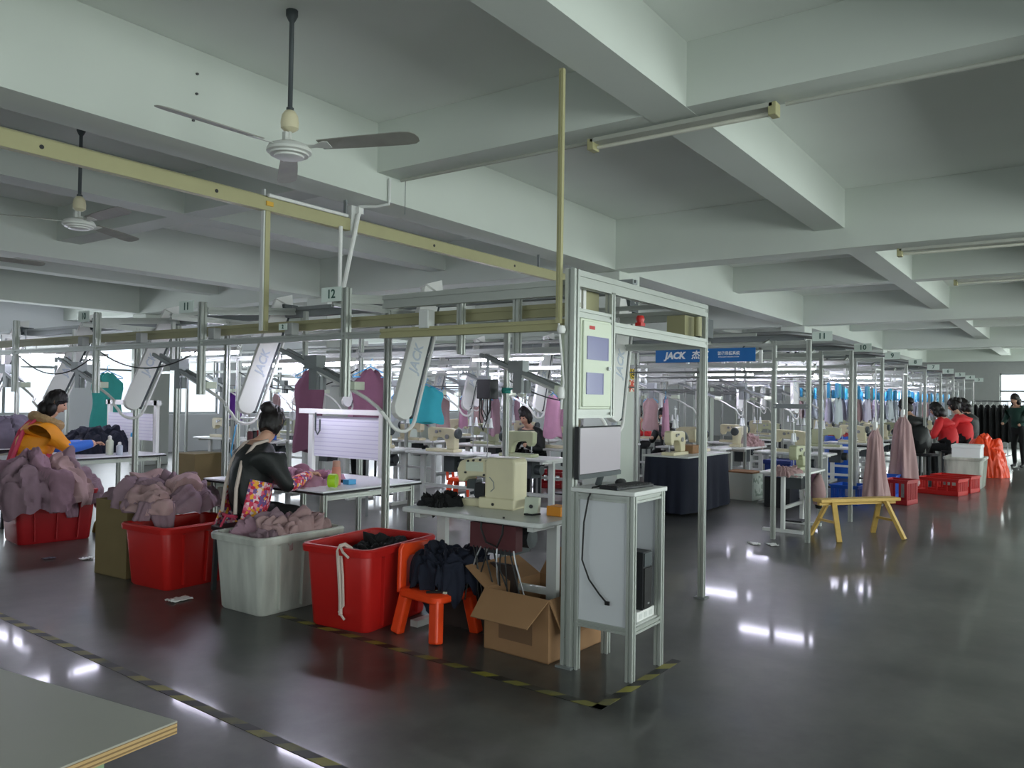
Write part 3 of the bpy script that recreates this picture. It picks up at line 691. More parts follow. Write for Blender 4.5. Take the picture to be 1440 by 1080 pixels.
g2 = heap('garment_pile', 'mauve garments spilling from the tall carton onto the red bin', 'garments', M['mauve2'], (3.68, 6.12, .57), .33, .46, .2, 21.7, R(-6), .07, alt=[M['mauve2'], M['dusty']])
for i, (dx, dy, wdt, L) in enumerate([(-.30, -.28, .16, .14), (-.27, -.1, .2, .1), (-.2, -.38, .2, .2)]): drape(g2, M['mauve2'], (dx, dy, .02), wdt, L, (-.8, -.6, 0), i*1.7)
ct = carton('tall_carton', 'tall olive brown carton standing between the red bins at left', M['carton2'], (3.55, 6.28, 0), R(4), .42, .42, .6)
MB().bb(-.19, .19, -.19, .19, .5, .56).build('contents', M['mauve2'], ct)
build_bin('deep red bin at the left edge piled high with mauve garments', M['crimson'], (3.40, 8.10), R(-8), .74, .56, .5)
g1 = heap('garment_pile', 'high pile of mauve garments on the deep red bin at left', 'garments', M['mauve'], (3.74, 8.42, .47), .52, .42, .30, 5.9, R(-8), .085, .1, alt=[M['mauve2'], M['dusty']])
for i, (dx, dy, wdt, L, ox, oy) in enumerate([(.02, -.33, .13, .26, 0, -1), (.16, -.33, .14, .32, 0, -1), (-.2, -.33, .16, .1, 0, -1), (.38, -.22, .12, .16, .5, -.85), (-.42, -.1, .16, .14, -1, 0)]):
    drape(g1, M['mauve'], (dx, dy, .05), wdt, L, Vector((ox, oy, 0)).normalized(), i*2.1+.4)
heap('garment_pile', 'yellow green crumpled sack on the floor behind the deep red bin', 'sack', mat('olive_yellow_sack', (158, 150, 62), .85, var=.15), (4.5, 8.2, 0), .22, .2, .26, 8.8, 0, .05)
# open carton beside the cabinet
oc = thing('open_carton', 'open brown cardboard box with flaps spread, beside the cabinet', 'carton', (3.99, 2.585, 0), R(-3))
k = .006; sx, sy, h = .54, .46, .35
MB().bb(-sx/2, sx/2, -sy/2, -sy/2+k, 0, h).bb(-sx/2, sx/2, sy/2-k, sy/2, 0, h).bb(-sx/2, -sx/2+k, -sy/2+k, sy/2-k, 0, h).bb(sx/2-k, sx/2, -sy/2+k, sy/2-k, 0, h).bb(-sx/2, sx/2, -sy/2, sy/2, 0, k).build('body', M['carton'], oc)
def flap(p0, p1, d, name='flap', inset=.02):
    p0, p1, d = Vector(p0), Vector(p1), Vector(d); a = (p1-p0).normalized(); n_ = a.cross(d).normalized()*k
    q = [p0, p1, p1-a*inset+d, p0+a*inset+d]
    MB().add(q+[v+n_ for v in q], [(0,1,2,3),(7,6,5,4),(0,4,5,1),(1,5,6,2),(2,6,7,3),(3,7,4,0)]).build(name, M['carton'], oc)
flap((-sx/2, sy/2, h), (-sx/2, -sy/2, h), (-.16, 0, -.13), inset=.03)
flap((-sx/2, -sy/2, h), (sx/2, -sy/2, h), (0, -.09, -.19), inset=.02)
flap((sx/2, -sy/2, h), (sx/2, sy/2, h), (.1, 0, .16), inset=.03)
flap((sx/2, sy/2, h), (-sx/2, sy/2, h), (0, .17, .1), inset=.02)
MB().bb(-sx/2-.002, -sx/2, -.12, .12, .08, .2).build('print', mat('faded_print', (112, 84, 60), .9), oc)
c2 = carton('carton', 'second brown carton standing behind the cabinet legs', M['carton2'], (4.42, 2.62, 0), R(2), .26, .3, .26)
bk = thing('dark_plank', 'dark brown board lying behind the open carton and stool', 'board', (3.98, 3.08, .0), R(0))
MB().bb(-.02, .02, -.3, .3, 0, .44).build('board', mat('dark_brown_board', (50, 38, 34), .7), bk)
# orange stool with dark jacket
so = thing('plastic_stool', 'orange red plastic stool with a backrest beside the open carton', 'stool', (3.79, 3.24, 0), R(-6))
s_ = .155
for sx_ in (-1, 1):
    for sy_ in (-1, 1):
        b = MB(); a = Vector((sx_*s_*1.12, sy_*s_*1.12, 0)); c = Vector((sx_*s_*.86, sy_*s_*.86, .255))
        b.bar(a, c, .075, .06); b.build('leg', M['orange'], so, bevel=.012)
loops(MB(), [(.34, .34, .05, .225), (.36, .36, .05, .235), (.36, .36, .05, .265), (.33, .33, .05, .275)]).build('seat', M['orange'], so, smooth=True)
MB().prism([(-.16, .24), (-.135, .5), (-.11, .535), (.11, .535), (.135, .5), (.16, .24), (.1, .24), (.085, .42), (.06, .455), (-.06, .455), (-.085, .42), (-.1, .24)], (0, .155, 0), (1, 0, 0), (0, .08, 1), (0, .03, 0)).build('backrest', M['orange'], so, bevel=.008)
jk = heap('folded_jacket', 'dark navy cloth thrown over the orange stool', 'cloth', M['navy'], (3.86, 3.20, .415), .17, .2, .09, 14.2, R(15), .05, .1, 2.6)
tag(MB().box((3.72, 3.13, .283), (.06, .08, .012)).build('paper_scrap', M['panelg']), 'small pale green scrap on the orange stool seat', 'paper')
tag(MB().tube([(3.64, 3.2, .282), (3.72, 3.08, .286), (3.82, 3.06, .286), (3.93, 3.1, .284)], .009, 6).build('strap', M['black']), 'black strap lying across the orange stool seat', 'strap')
def scrap(loc, s, label, m='white', rz=0):
    mb = MB().grid(lambda u, v: ((u-.5)*s*1.6, (v-.5)*s, .006+.03*s*8*abs(noise.noise(Vector((u*4, v*4, loc[0]*7))))), 9, 7)
    o = mb.build('litter_scrap', M[m], smooth=True, solid=.003); o.location = loc; o.rotation_euler.z = rz
    tag(o, label, 'litter')
scrap((3.25, 5.16, 0), .1, 'crumpled white scrap on the floor between red and white bins')
scrap((3.55, 7.05, 0), .07, 'white scrap on the floor right of the deep red bin'); scrap((3.35, 7.3, 0), .06, 'small dark scrap near the deep red bin', 'slate')
# floor tapes
def tape(label, p0, p1, wd=.055, closed=True):
    p0, p1 = Vector(p0), Vector(p1); a = (p1-p0).normalized(); b = Vector((-a.y, a.x))*wd/2
    q = [p0-b, p1-b, p1+b, p0+b]
    o = MB().add([(v.x, v.y, .0005) for v in q]+[(v.x, v.y, .002) for v in q], [(3,2,1,0),(4,5,6,7),(0,1,5,4),(1,2,6,5),(2,3,7,6),(3,0,4,7)]).build('floor_tape', M['tapem'])
    tag(o, label, 'floor tape', 'striped floor tapes')
tape('yellow black floor tape in front of the bins and open carton', (3.35, 1.82), (3.44, 4.3))
tape('yellow black floor tape running along the cabinet feet', (3.32, 1.85), (4.22, 1.84))
tape('worn yellow black floor tape across the open floor beside the front table', (2.17, 2.2), (2.36, 6.6))
# front work table (lower left corner)
ft = thing('work_table', 'pale plywood work table cut off by the lower left corner', 'table', (0, 0, 0))
q = [(.985, 1.56), (.86, 2.5), (.6, 4.2), (-.9, 4.0), (-.75, 1.42), (.3, 1.49)]
MB().add([(x, y, .753) for x, y in q]+[(x, y, .757) for x, y in q], [(0,1,2,3,4,5), (11,10,9,8,7,6)]+[(i, (i+1) % 6, (i+1) % 6+6, i+6) for i in range(6)]).build('table_top', M['ply'], ft)
MB().add([(x, y, .73) for x, y in q]+[(x, y, .753) for x, y in q], [(0,1,2,3,4,5), (11,10,9,8,7,6)]+[(i, (i+1) % 6, (i+1) % 6+6, i+6) for i in range(6)]).build('ply_core', M['plyedge'], ft)
for x, y in ((.86, 1.66), (.55, 3.9), (-.6, 1.6), (-.7, 3.8)): MB().bb(x-.015, x+.015, y-.015, y+.015, 0, .73).build('leg', mat('green_steel_leg', (126, 150, 116), .5, .2), ft)
MB().bar((.86, 1.66, .7), (.55, 3.9, .7), .03, .03).build('apron_bar', MATS['green_steel_leg'], ft)
# ================================================================== tables and sewing machines
def build_sew_table(label, loc, rz=0, group='sewing tables', sx=1.05, sy=.55, m='offw'):
    """long side along local x, operator on local -y"""
    t = thing('sewing_table', label, 'sewing table', loc, rz, group)
    loops(MB(), [(sx-.01, sy-.01, .03, .722), (sx, sy, .035, .727), (sx, sy, .035, .745), (sx-.008, sy-.008, .03, .75)]).build('table_top', M[m], t, smooth=True)
    for s in (-1, 1):
        l = MB().bb(s*sx*.4-.035, s*sx*.4+.035, -.02, .02, .04, .722).bb(s*sx*.4-.02, s*sx*.4+.02, -sy*.42, sy*.42, .69, .722).build('leg', M['offw'], t)
        MB().bb(s*sx*.4-.03, s*sx*.4+.03, -sy*.45, sy*.45, 0, .04).build('foot', M['offw'], l)
    MB().bb(-sx*.4, sx*.4, -.015, .015, .28, .32).build('stretcher', M['offw'], t)
    MB().bb(-.1, .14, -.14, .1, .09, .11).build('treadle', M['dark'], t)
    MB().bb(.02, .2, -.1, .1, .5, .7).cyl((.2, 0, .6), (.28, 0, .6), .06, n=12).build('motor', M['gunmetal'], t)
    return t
def build_machine(label, loc, rz=0, m='cream', group='sewing machines', s=1.0):
    """lockstitch head, needle end at local -x, hand wheel at +x, bed top"""
    t = thing('sewing_machine', label, 'sewing machine', loc, rz, group); t.scale = (s,)*3
    MB().bb(-.24, .24, -.09, .09, 0, .04).build('bed', M[m], t, bevel=.008)
    MB().prism([(-.235, .17), (-.24, .3), (-.2, .32), (.12, .31), (.2, .3), (.22, .26), (.22, .04), (.09, .04), (.07, .12), (.04, .17), (-.02, .19), (-.14, .19), (-.155, .14), (-.2, .13)], (0, .05, 0), (1, 0, 0), (0, 0, 1), (0, -.1, 0)).build('arm', M[m], t, bevel=.012)
    MB().cyl((-.19, 0, .14), (-.19, 0, .055), .007, n=8).bb(-.21, -.17, -.02, .015, .045, .05).build('needle_bar', M['steel'], t)
    MB().cyl((.22, 0, .24), (.255, 0, .24), .06, .065, n=18).cyl((.255, 0, .24), (.27, 0, .24), .065, .05, n=18).build('hand_wheel', M['gunmetal'], t, smooth=True)
    for x, z, r in ((-.08, .26, .022), (.1, .2, .03), (-.02, .27, .014)): MB().cyl((x, -.05, z), (x, -.067, z), r, n=12).build('dial', M['steel'], t)
    p = MB().cyl((.36, .16, 0), (.36, .16, .62), .006, n=6).bar((.3, .16, .6), (.42, .16, .6), .008, .008).bar((.28, .16, .34), (.44, .16, .34), .03, .01).build('thread_stand', M['steel'], t)
    MB().lathe([(.03, .0), (.03, .005), (.024, .01), (.012, .11), (.006, .115)], (.31, .16, .345), 10).lathe([(.03, .0), (.03, .005), (.024, .01), (.012, .11), (.006, .115)], (.41, .16, .345), 10).build('thread_cone', M['foam'], p, smooth=True)
    return t
# the big pattern tacker on the near table
build_sew_table('grey sewing table with cream leg holding the large tacking machine', (4.06, 3.0, 0), R(-90), 'sewing tables', 1.08, .6)
tm = thing('tacking_machine', 'large cream bar tacking machine on the near table', 'sewing machine', (4.17, 3.10, .75), R(97), None)
MB().bb(-.2, .06, -.1, .1, 0, .07).build('base', M['cream'], tm, bevel=.01)
MB().prism([(-.2, .0), (-.2, .3), (-.185, .325), (.0, .325), (.02, .3), (.02, .0)], (0, .09, 0), (1, 0, 0), (0, 0, 1), (0, -.18, 0)).build('body', M['cream'], tm, bevel=.015)
MB().prism([(.0, .19), (.0, .315), (.16, .31), (.22, .29), (.24, .24), (.23, .16), (.19, .155), (.16, .19), (.08, .2)], (0, .075, 0), (1, 0, 0), (0, 0, 1), (0, -.15, 0)).build('arm', M['cream'], tm, bevel=.012)
MB().prism([(.02, 0), (.02, .055), (.2, .048), (.25, .03), (.25, 0)], (0, .055, 0), (1, 0, 0), (0, 0, 1), (0, -.11, 0)).build('bed_arm', M['cream'], tm, bevel=.008)
hd = MB().bb(.12, .19, -.06, .03, .11, .17).cyl((.15, -.02, .12), (.15, -.02, .06), .012, n=8).bar((.1, -.04, .1), (.2, -.05, .07), .03, .02).build('needle_head', M['gunmetal'], tm)
MB().bb(.05, .12, -.05, .04, .055, .15).build('thread_clamp', M['dark'], tm)
MB().bb(.04, .17, .075, .078, .23, .29).bb(.07, .13, .078, .079, .255, .268).build('face_plate', M['panelg'], tm)
for i, (x, z) in enumerate(((.01, .3), (.06, .305), (.11, .3), (.15, .295), (.17, .22), (.03, .21))): MB().cyl((x, .07, z), (x, .085, z), .007, n=8).build('screw', M['dark'], tm)
MB().cyl((-.15, .09, .045), (-.15, .093, .045), .012, n=10).cyl((-.05, .1, .03), (-.05, .103, .03), .01, n=8).build('oil_sight', M['dark'], tm)
MB().tube([(-.02, .094, .2), (-.05, .095, .17), (-.055, .095, .13), (-.03, .094, .11)], .003, 5).build('wire_loop', M['aludk'], tm)
MB().lathe([(0, 0), (.008, .0), (.008, .02), (0, .025)], (.05, 0, .32), 8).build('thread_guide', M['steel'], tm)
cx = thing('control_box', 'pale green switch box lying on the near table', 'control box', (4.05, 2.72, .75), R(20))
b = MB().prism([(-.03, 0), (.03, 0), (.055, .1), (.0, .105)], (0, .045, 0), (1, 0, 0), (0, 0, 1), (0, -.09, 0)).build('case', M['panelg'], cx, bevel=.006)
MB().cyl((-.02, -.0, .05), (-.028, -.0, .052), .012, n=8).build('button', M['dark'], cx)
MB().tube([(-.03, .02, .005), (-.06, .03, .008), (-.08, -.02, .008), (-.03, -.06, .01)], .006, 6).build('plug', M['dark'], cx)
tag(MB().bb(4.06, 4.17, 2.52, 2.62, .752, .81).build('orange_carton', M['orange2'], bevel=.003), 'small orange cardboard box on the near table by the corner post', 'box')
heap('thread_tangle', 'tangle of black thread and offcuts on the near table', 'thread', M['blackc'], (4.03, 3.42, .752), .13, .12, .035, 31.1, 0, .045, 0, 2.2)
wb = thing('cable_bundle', 'maroon junction box with dangling cables under the near table', 'cables', (3.86, 2.85, 0))
MB().bb(-.02, .05, -.16, .18, .55, .7).build('junction_box', M['maroon'], wb)
for i in range(11):
    y = -.15+.3*i/10; L = random.uniform(.2, .42); c = random.uniform(-.1, .1)
    MB().tube([(-.025, y, .56), (-.035, y+c*.3, .5), (-.04, y+c, .56-L*.7), (-.03, y+c*1.3, .56-L)], .005, 6).build('cable', M['wirem'] if i % 4 else M['steel'], wb, smooth=True)
MB().tube([(-.06, .06, .75), (-.07, .06, .68), (-.07, .02, .6), (-.07, -.06, .58), (-.07, -.1, .66), (-.06, -.1, .76)], .007, 6).build('loop_cable', M['wirem'], wb, smooth=True)
# table of the woman in black
def build_alu_table(label, x0, x1, y0, y1, z=.75, m='tabw'):
    t = thing('work_table', label, 'table', ((x0+x1)/2, (y0+y1)/2, 0)); a, b = (x1-x0)/2, (y1-y0)/2
    MB().bb(-a, a, -b, b, z-.012, z).build('table_top', M[m], t)
    MB().bb(-a-.004, a+.004, -b-.004, b+.004, z-.028, z-.012).build('edge_band', M['black'], t)
    for sx in (-1, 1):
        for sy in (-1, 1): MB().extr((sx*(a-.06), sy*(b-.06), 0), (sx*(a-.06), sy*(b-.06), z-.03), .04).build('leg', M['alu'], t)
    for sy in (-1, 1): MB().extr((-a+.08, sy*(b-.06), z-.06), (a-.08, sy*(b-.06), z-.06), .035).build('frame_rail', M['alu'], t)
    for sx in (-1, 1): MB().extr((sx*(a-.06), -b+.08, .15), (sx*(a-.06), b-.08, .15), .03).build('foot_rail', M['alu'], t)
    return t
build_alu_table('white black-edged work table of the woman in black', 3.98, 5.05, 4.52, 6.0)
build_alu_table('white work table of the woman in yellow', 4.05, 5.3, 8.75, 9.75)
build_alu_table('white black-edged side table under the slate garments at left edge', 3.9, 4.9, 9.95, 11.0, .8)
heap('garment_pile', 'bright mauve garments on the table of the woman in black', 'garments', M['pinkm'], (4.33, 5.12, .752), .28, .26, .1, 41.5, R(20), .05)
bt = thing('bottle', 'salmon pink thermos bottle on the table of the woman in black', 'bottle', (4.36, 4.80, .75))
MB().lathe([(.0, 0), (.034, 0), (.036, .01), (.036, .13), (.03, .145)], n=18).build('body', M['pinkb'], bt, smooth=True)
MB().lathe([(.03, .143), (.031, .147), (.031, .185), (.027, .192), (.0, .193)], n=18).build('cap', mat('salmon_cap', (190, 140, 124), .4), bt, smooth=True)
lm = thing('tape_roll', 'lime green roll of tape on the table beside the salmon bottle', 'tape roll', (4.2, 4.66, .75), R(30))
MB().lathe([(.03, -.03), (.05, -.03), (.055, -.02), (.055, .02), (.05, .03), (.03, .03)], n=20).build('roll', M['lime'], lm, smooth=True); lm.children[0].rotation_euler = (R(90), 0, 0); lm.children[0].location.z = .055
MB().lathe([(.0, -.025), (.03, -.025), (.03, .025), (.0, .025)], n=14).build('core', M['panelg'], lm); lm.children[1].rotation_euler = (R(90), 0, 0); lm.children[1].location.z = .055
tag(MB().bb(4.42, 4.5, 4.72, 4.79, .751, .79).build('blue_box', M['hang'], bevel=.003), 'small blue box on the table of the woman in black', 'box')
tag(MB().bb(4.5, 4.53, 4.85, 4.9, .751, .775).build('clip', M['dark']), 'small dark clip near the blue box on the white table', 'clip')
# white ruled board on its stand
wbd = thing('ruled_board', 'white ruled board on a white stand at the far side of the table', 'board', (4.98, 5.42, 0))
MB().bb(-.006, .006, -.47, .36, .9, 1.27).build('board', M['boardm'], wbd)
MB().bb(-.02, .02, .37, .43, .75, 1.32).build('upright', M['white'], wbd); MB().bb(-.02, .02, -.53, -.48, .75, 1.32).build('upright', M['white'], wbd)
MB().bb(-.025, .025, -.55, .56, 1.29, 1.335).build('crossbar', M['white'], wbd)
MB().tube([(-.03, .32, 1.3), (-.03, .32, 1.14), (-.03, .29, 1.1), (-.03, .26, 1.14), (-.03, .26, 1.24)], .008, 6).build('hook', M['gunmetal'], wbd)
tag(MB().bb(-.006, .006, -.5, .5, -.16, .16).build('ruled_board', M['boardm']), 'white ruled board on the far side of the yellow coat table', 'board').location = (5.27, 9.5, 1.05)
wb2 = thing('board_stand', 'white stand carrying the board behind the woman in yellow', 'stand', (5.3, 9.5, .75))
MB().bb(-.02, .02, -.56, -.5, 0, .62).build('upright', M['white'], wb2); MB().bb(-.02, .02, .5, .56, 0, .62).build('upright', M['white'], wb2); MB().bb(-.02, .02, -.6, .6, .56, .62).build('crossbar', M['white'], wb2)
# on the yellow-coat table
def bottle(loc, r, h, body, cap, label):
    t = thing('bottle', label, 'bottle', loc)
    MB().lathe([(0, 0), (r, 0), (r, h*.7), (r*.5, h*.8)], n=14).build('body', body, t, smooth=True)
    MB().lathe([(r*.5, h*.79), (r*.5, h*.95), (r*.2, h), (0, h)], n=12).build('cap', cap, t, smooth=True)
bottle((4.75, 8.98, .75), .04, .22, M['panelg'], M['white'], 'pale green bottle on the table of the woman in yellow')
bottle((4.8, 8.86, .75), .035, .15, M['inkbl'], M['white'], 'short grey blue bottle beside the pale green one')
bottle((4.98, 8.92, .75), .04, .25, M['white'], M['hang'], 'white bottle with blue top on the table at left')
heap('garment_pile', 'mound of dark navy garments behind the woman in yellow', 'garments', M['navy'], (4.85, 9.45, .752), .36, .24, .3, 52.3, R(10), .05)
heap('garment_pile', 'heap of slate grey garments on the side table at left edge', 'garments', M['slate'], (4.25, 10.3, .802), .5, .3, .34, 61.3, 0, .06)
heap('garment_pile', 'pink garments on the slate heap at the left edge', 'garments', M['pinkp'], (4.0, 10.75, .802), .3, .2, .36, 63.3, 0, .05)
# ================================================================== people
def skin_body(verts, edges, tags, mats, sub=2):
    """verts: [(pos, radius)], tags per vertex -> one continuous mesh with material per region"""
    me = bpy.data.meshes.new('body'); me.from_pydata([v for v, r in verts], edges, [])
    o = bpy.data.objects.new('tmp_body', me); COL.objects.link(o)
    o.modifiers.new('s', 'SKIN'); md = o.modifiers.new('u', 'SUBSURF'); md.levels = sub; md.render_levels = sub
    sv = me.skin_vertices[0].data
    for i, (v, r) in enumerate(verts):
        sv[i].radius = (r, r) if not isinstance(r, tuple) else r
        sv[i].use_root = (i == 0)
    dg = bpy.context.evaluated_depsgraph_get(); dg.update()
    m2 = bpy.data.meshes.new_from_object(o.evaluated_get(dg)); bpy.data.objects.remove(o)
    m2.materials.clear()
    keys = list(mats)
    for k in keys: m2.materials.append(mats[k])
    segs = [(Vector(verts[a][0]), Vector(verts[b][0]), tags[b]) for a, b in edges]
    for p in m2.polygons:
        c = p.center; best = None
        for a, b, tg in segs:
            ab = b-a; t = max(0, min(1, (c-a).dot(ab)/max(ab.length_squared, 1e-9))); d = (c-(a+ab*t)).length
            if best is None or d < best[0]: best = (d, tg)
        p.material_index = keys.index(best[1]); p.use_smooth = True
    return m2
def head_mesh(mb, c, fwd, up, s=1.0):
    fwd = Vector(fwd).normalized(); side = Vector(up).cross(fwd).normalized(); up = fwd.cross(side)
    c = Vector(c); nu, nv = 24, 18; vs = []; fs = []
    for j in range(nv+1):
        th = math.pi*j/nv
        for i in range(nu):
            ph = 2*math.pi*i/nu
            x, y, z = math.sin(th)*math.cos(ph), math.sin(th)*math.sin(ph), math.cos(th)
            taper = 1-.28*max(0, -z)**1.4
            px, py, pz = x*.092*taper+(.012 if z < 0 else 0), y*.074*taper, z*.118
            if x > .6:   # face
                px += .020*math.exp(-((y/.16)**2+((z+.12)/.2)**2))      # nose
                px -= .008*math.exp(-((abs(y)-.38)/.16)**2-((z-.08)/.13)**2)  # eye sockets
                px += .005*math.exp(-((y/.3)**2+((z+.48)/.1)**2))      # lips
            vs.append(c+(fwd*px+side*py+up*pz)*s)
    for j in range(nv):
        for i in range(nu): fs.append((j*nu+i, j*nu+(i+1) % nu, (j+1)*nu+(i+1) % nu, (j+1)*nu+i))
    mb.add(vs, fs)
    for sg in (-1, 1):
        e = c+(side*(.074*sg)+up*(-.005)-fwd*.005)*s
        mb.add([e+fwd*(.016*math.cos(a)*s)+up*(.028*math.sin(a)*s)+side*(sg*d_*s) for d_ in (-.012, .012) for a in [k*math.pi/4 for k in range(8)]],
               [tuple(range(8)), tuple(range(15, 7, -1))]+[(k, (k+1) % 8, (k+1) % 8+8, k+8) for k in range(8)])
    return fwd, side, up
def hair_mesh(c, fwd, up, s, style, sd=0):
    fwd = Vector(fwd).normalized(); side = Vector(up).cross(fwd).normalized(); up = fwd.cross(side); c = Vector(c)
    mb = MB(); nu, nv = 40, 22; vs = []; fs = []
    for j in range(nv+1):
        th = math.pi*.78*j/nv
        for i in range(nu):
            ph = 2*math.pi*i/nu
            x, y, z = math.sin(th)*math.cos(ph), math.sin(th)*math.sin(ph), math.cos(th)
            front = max(0, x-.35)
            zz = z
            if x > .45 and z < .35: # lift hairline off the face
                zz = .35+(z-.35)*.05; k = math.sqrt(max(0, 1-zz*zz)); hh = math.hypot(x, y); x, y = x/hh*k, y/hh*k
            st = 1+.05*math.sin(ph*17+5*noise.noise(Vector((x*2, y*2, z*2+sd))))+.07*noise.noise(Vector((x*4, y*4, z*4+sd)))
            vs.append(c+(fwd*(x*.106*st-.006)+side*(y*.09*st)+up*(zz*.132*st+.004))*s)
    for j in range(nv):
        for i in range(nu): fs.append((j*nu+i, j*nu+(i+1) % nu, (j+1)*nu+(i+1) % nu, (j+1)*nu+i))
    fs.append(tuple(range(nv*nu, (nv+1)*nu)))
    mb.add(vs, fs)
    def blob(o, r, k=1.0):
        b = c+(fwd*o[0]+side*o[1]+up*o[2])*s; v2 = []; f2 = []
        for j in range(9):
            th = math.pi*j/8
            for i in range(14):
                ph = 2*math.pi*i/14; q = Vector((math.sin(th)*math.cos(ph), math.sin(th)*math.sin(ph), math.cos(th)*k))
                q *= r*(1+.18*noise.noise(q*3+Vector((sd, 0, 0)))+.08*math.sin(ph*9)); v2.append(b+(fwd*q.x+side*q.y+up*q.z)*s)
        for j in range(8):
            for i in range(14): f2.append((j*14+i, j*14+(i+1) % 14, (j+1)*14+(i+1) % 14, (j+1)*14+i))
        mb.add(v2, f2)
    if style == 'bun': blob((-.105, .0, .055), .055); blob((-.08, .03, .09), .04)
    if style == 'bob': blob((-.055, 0, -.09), .08, 1.2); blob((.0, .06, -.07), .05, 1.5); blob((.0, -.06, -.07), .05, 1.5)
    if style == 'pony': blob((-.12, 0, -.02), .045, 1.2); blob((-.14, 0, -.1), .04, 1.8)
    return mb
def person(label, loc, rz, pose='sit', cloth=None, hair='bob', lean=.35, hands=None, scale=1.0, head_tilt=.35, seat=.46, turn=0, sub=2, fingers=True, group='garment workers', bulk=1.0):
    """local +x is where the person faces; loc on the floor under the pelvis"""
    c = dict(jacket=M['blackj'], arm=M['blackj'], fore=M['blackj'], legs=M['slate'], shoe=M['dark'], skin=M['skin']); c.update(cloth or {})
    V = []; E = []; T = []
    def add(p, r, tg, par=None):
        V.append((Vector(p), r)); T.append(tg)
        if par is not None: E.append((par, len(V)-1))
        return len(V)-1
    zp = seat+.1 if pose == 'sit' else .92
    sn, cs = math.sin(lean), math.cos(lean)
    def sp(h, o=0): return Vector((sn*h+o*cs*0, 0, zp+cs*h))
    pel = add((0, 0, zp), (.135, .165), 'jacket')
    w1 = add(sp(.16), (.125, .15), 'jacket', pel); ch = add(sp(.34), (.13, .17), 'jacket', w1); up_ = add(sp(.46), (.095, .14), 'jacket', ch)
    nk = add(sp(.53)+Vector((.015, 0, 0)), .052, 'skin', up_); hd = sp(.60)+Vector((.05+.05*head_tilt, 0, .055)); hb = add(hd-Vector((0, 0, .03)), .06, 'skin', nk)
    hands = hands or [(.46, .12, .80), (.46, -.12, .80)]
    HV = []
    for sg, hp in zip((1, -1), hands):
        sh = sp(.44)+Vector((0, .165*sg, 0)); hp = Vector(hp)
        s1 = add(sh, .078, 'arm', up_)
        u = hp-sh; L = u.length; l1, l2 = .28, .27
        if L > l1+l2-.01: hp = sh+u*((l1+l2-.01)/L); u = hp-sh; L = u.length
        a = (l1*l1-l2*l2+L*L)/(2*L); hh = math.sqrt(max(l1*l1-a*a, 0)); d = u.normalized()
        bend = Vector((-.1, .55*sg, -1)); bend = (bend-d*bend.dot(d)).normalized(); el = sh+d*a+bend*hh
        m1 = add((sh+el)/2, .064, 'arm', s1); e1 = add(el, .055, 'arm', m1); f1 = add((el+hp)/2, .048, 'fore', e1); wr = add(el+(hp-el)*.95, .036, 'fore', f1)
        hdir = (hp-el).normalized(); hdir.z *= .3; hdir.normalize()
        pm = add(hp+hdir*.035, (.026, .02), 'skin', wr); HV.append((hp+hdir*.05, hdir, sg, pm))
    for sg in (1, -1):
        if pose == 'sit':
            hip = add((.06, .09*sg, zp-.02), .095, 'legs', pel); kn = add((.42, .11*sg, zp-.03), .066, 'legs', hip); an = add((.38, .11*sg, .09), .046, 'legs', kn)
            add((.40, .11*sg, .045), .04, 'shoe', an); add((.50, .115*sg, .035), .034, 'shoe', len(V)-1)
        else:
            hip = add((.0, .09*sg, zp-.1), .092, 'legs', pel); kn = add((.03, .1*sg, .5), .062, 'legs', hip); an = add((-.01, .1*sg, .1), .045, 'legs', kn)
            add((.0, .1*sg, .045), .042, 'shoe', an); add((.12, .11*sg, .035), .036, 'shoe', len(V)-1)
    if bulk != 1:
        V = [(v, tuple(q*bulk for q in r) if isinstance(r, tuple) and tg in ('jacket',) else (r*bulk if tg in ('arm', 'fore') and not isinstance(r, tuple) else r)) for (v, r), tg in zip(V, T)]
    me = skin_body(V, E, T, c, sub)
    bm = bmesh.new(); bm.from_mesh(me); si = list(c).index('skin')
    ex = MB(); fwd = Vector((math.cos(head_tilt)*math.cos(turn), math.sin(turn), -math.sin(head_tilt)))
    head_mesh(ex, hd+Vector((0, 0, .03)), fwd, UP)
    if fingers:
        for p, d, sg, _ in HV:
            sd_ = UP.cross(d).normalized()
            for q, (off, L) in enumerate(((-.024, .062), (-.008, .072), (.008, .068), (.023, .052))):
                b0 = p+sd_*off; ex.tube([b0-d*.015, b0+d*L*.45+UP*.004, b0+d*L*.8-UP*.012, b0+d*L-UP*.026], .0085, 7)
            ex.tube([p-d*.03-sd_*.02*sg, p-d*.005-sd_*.04*sg-UP*.006, p+d*.022-sd_*.043*sg-UP*.016], .0095, 7)
    vm = [bm.verts.new(v) for v in ex.v]
    for f in ex.f:
        try: fc = bm.faces.new([vm[i] for i in f]); fc.material_index = si; fc.smooth = True
        except ValueError: pass
    # eyes and mouth
    me.materials.append(M['black']); me.materials.append(MATS.get('lip') or mat('lip', (160, 84, 80), .5))
    fw = fwd.normalized(); sd_ = UP.cross(fw).normalized(); uu = fw.cross(sd_); hc = hd+Vector((0, 0, .03)); em = MB()
    for sg in (-1, 1): em.lathe([(0, -.008), (.007, -.004), (.008, 0), (.007, .004), (0, .008)], hc+fw*.083+sd_*(.028*sg)+uu*.01, 8)
    nn = len(em.f); em.bar(hc+fw*.094-uu*.057-sd_*.018, hc+fw*.094-uu*.057+sd_*.018, .006, .009)
    vm = [bm.verts.new(v) for v in em.v]
    for q, f in enumerate(em.f):
        try: fc = bm.faces.new([vm[i] for i in f]); fc.material_index = len(c)+(0 if q < nn else 1)
        except ValueError: pass
    bm.to_mesh(me); bm.free()
    t = bpy.data.objects.new('person', me); COL.objects.link(t); me.name = 'person'
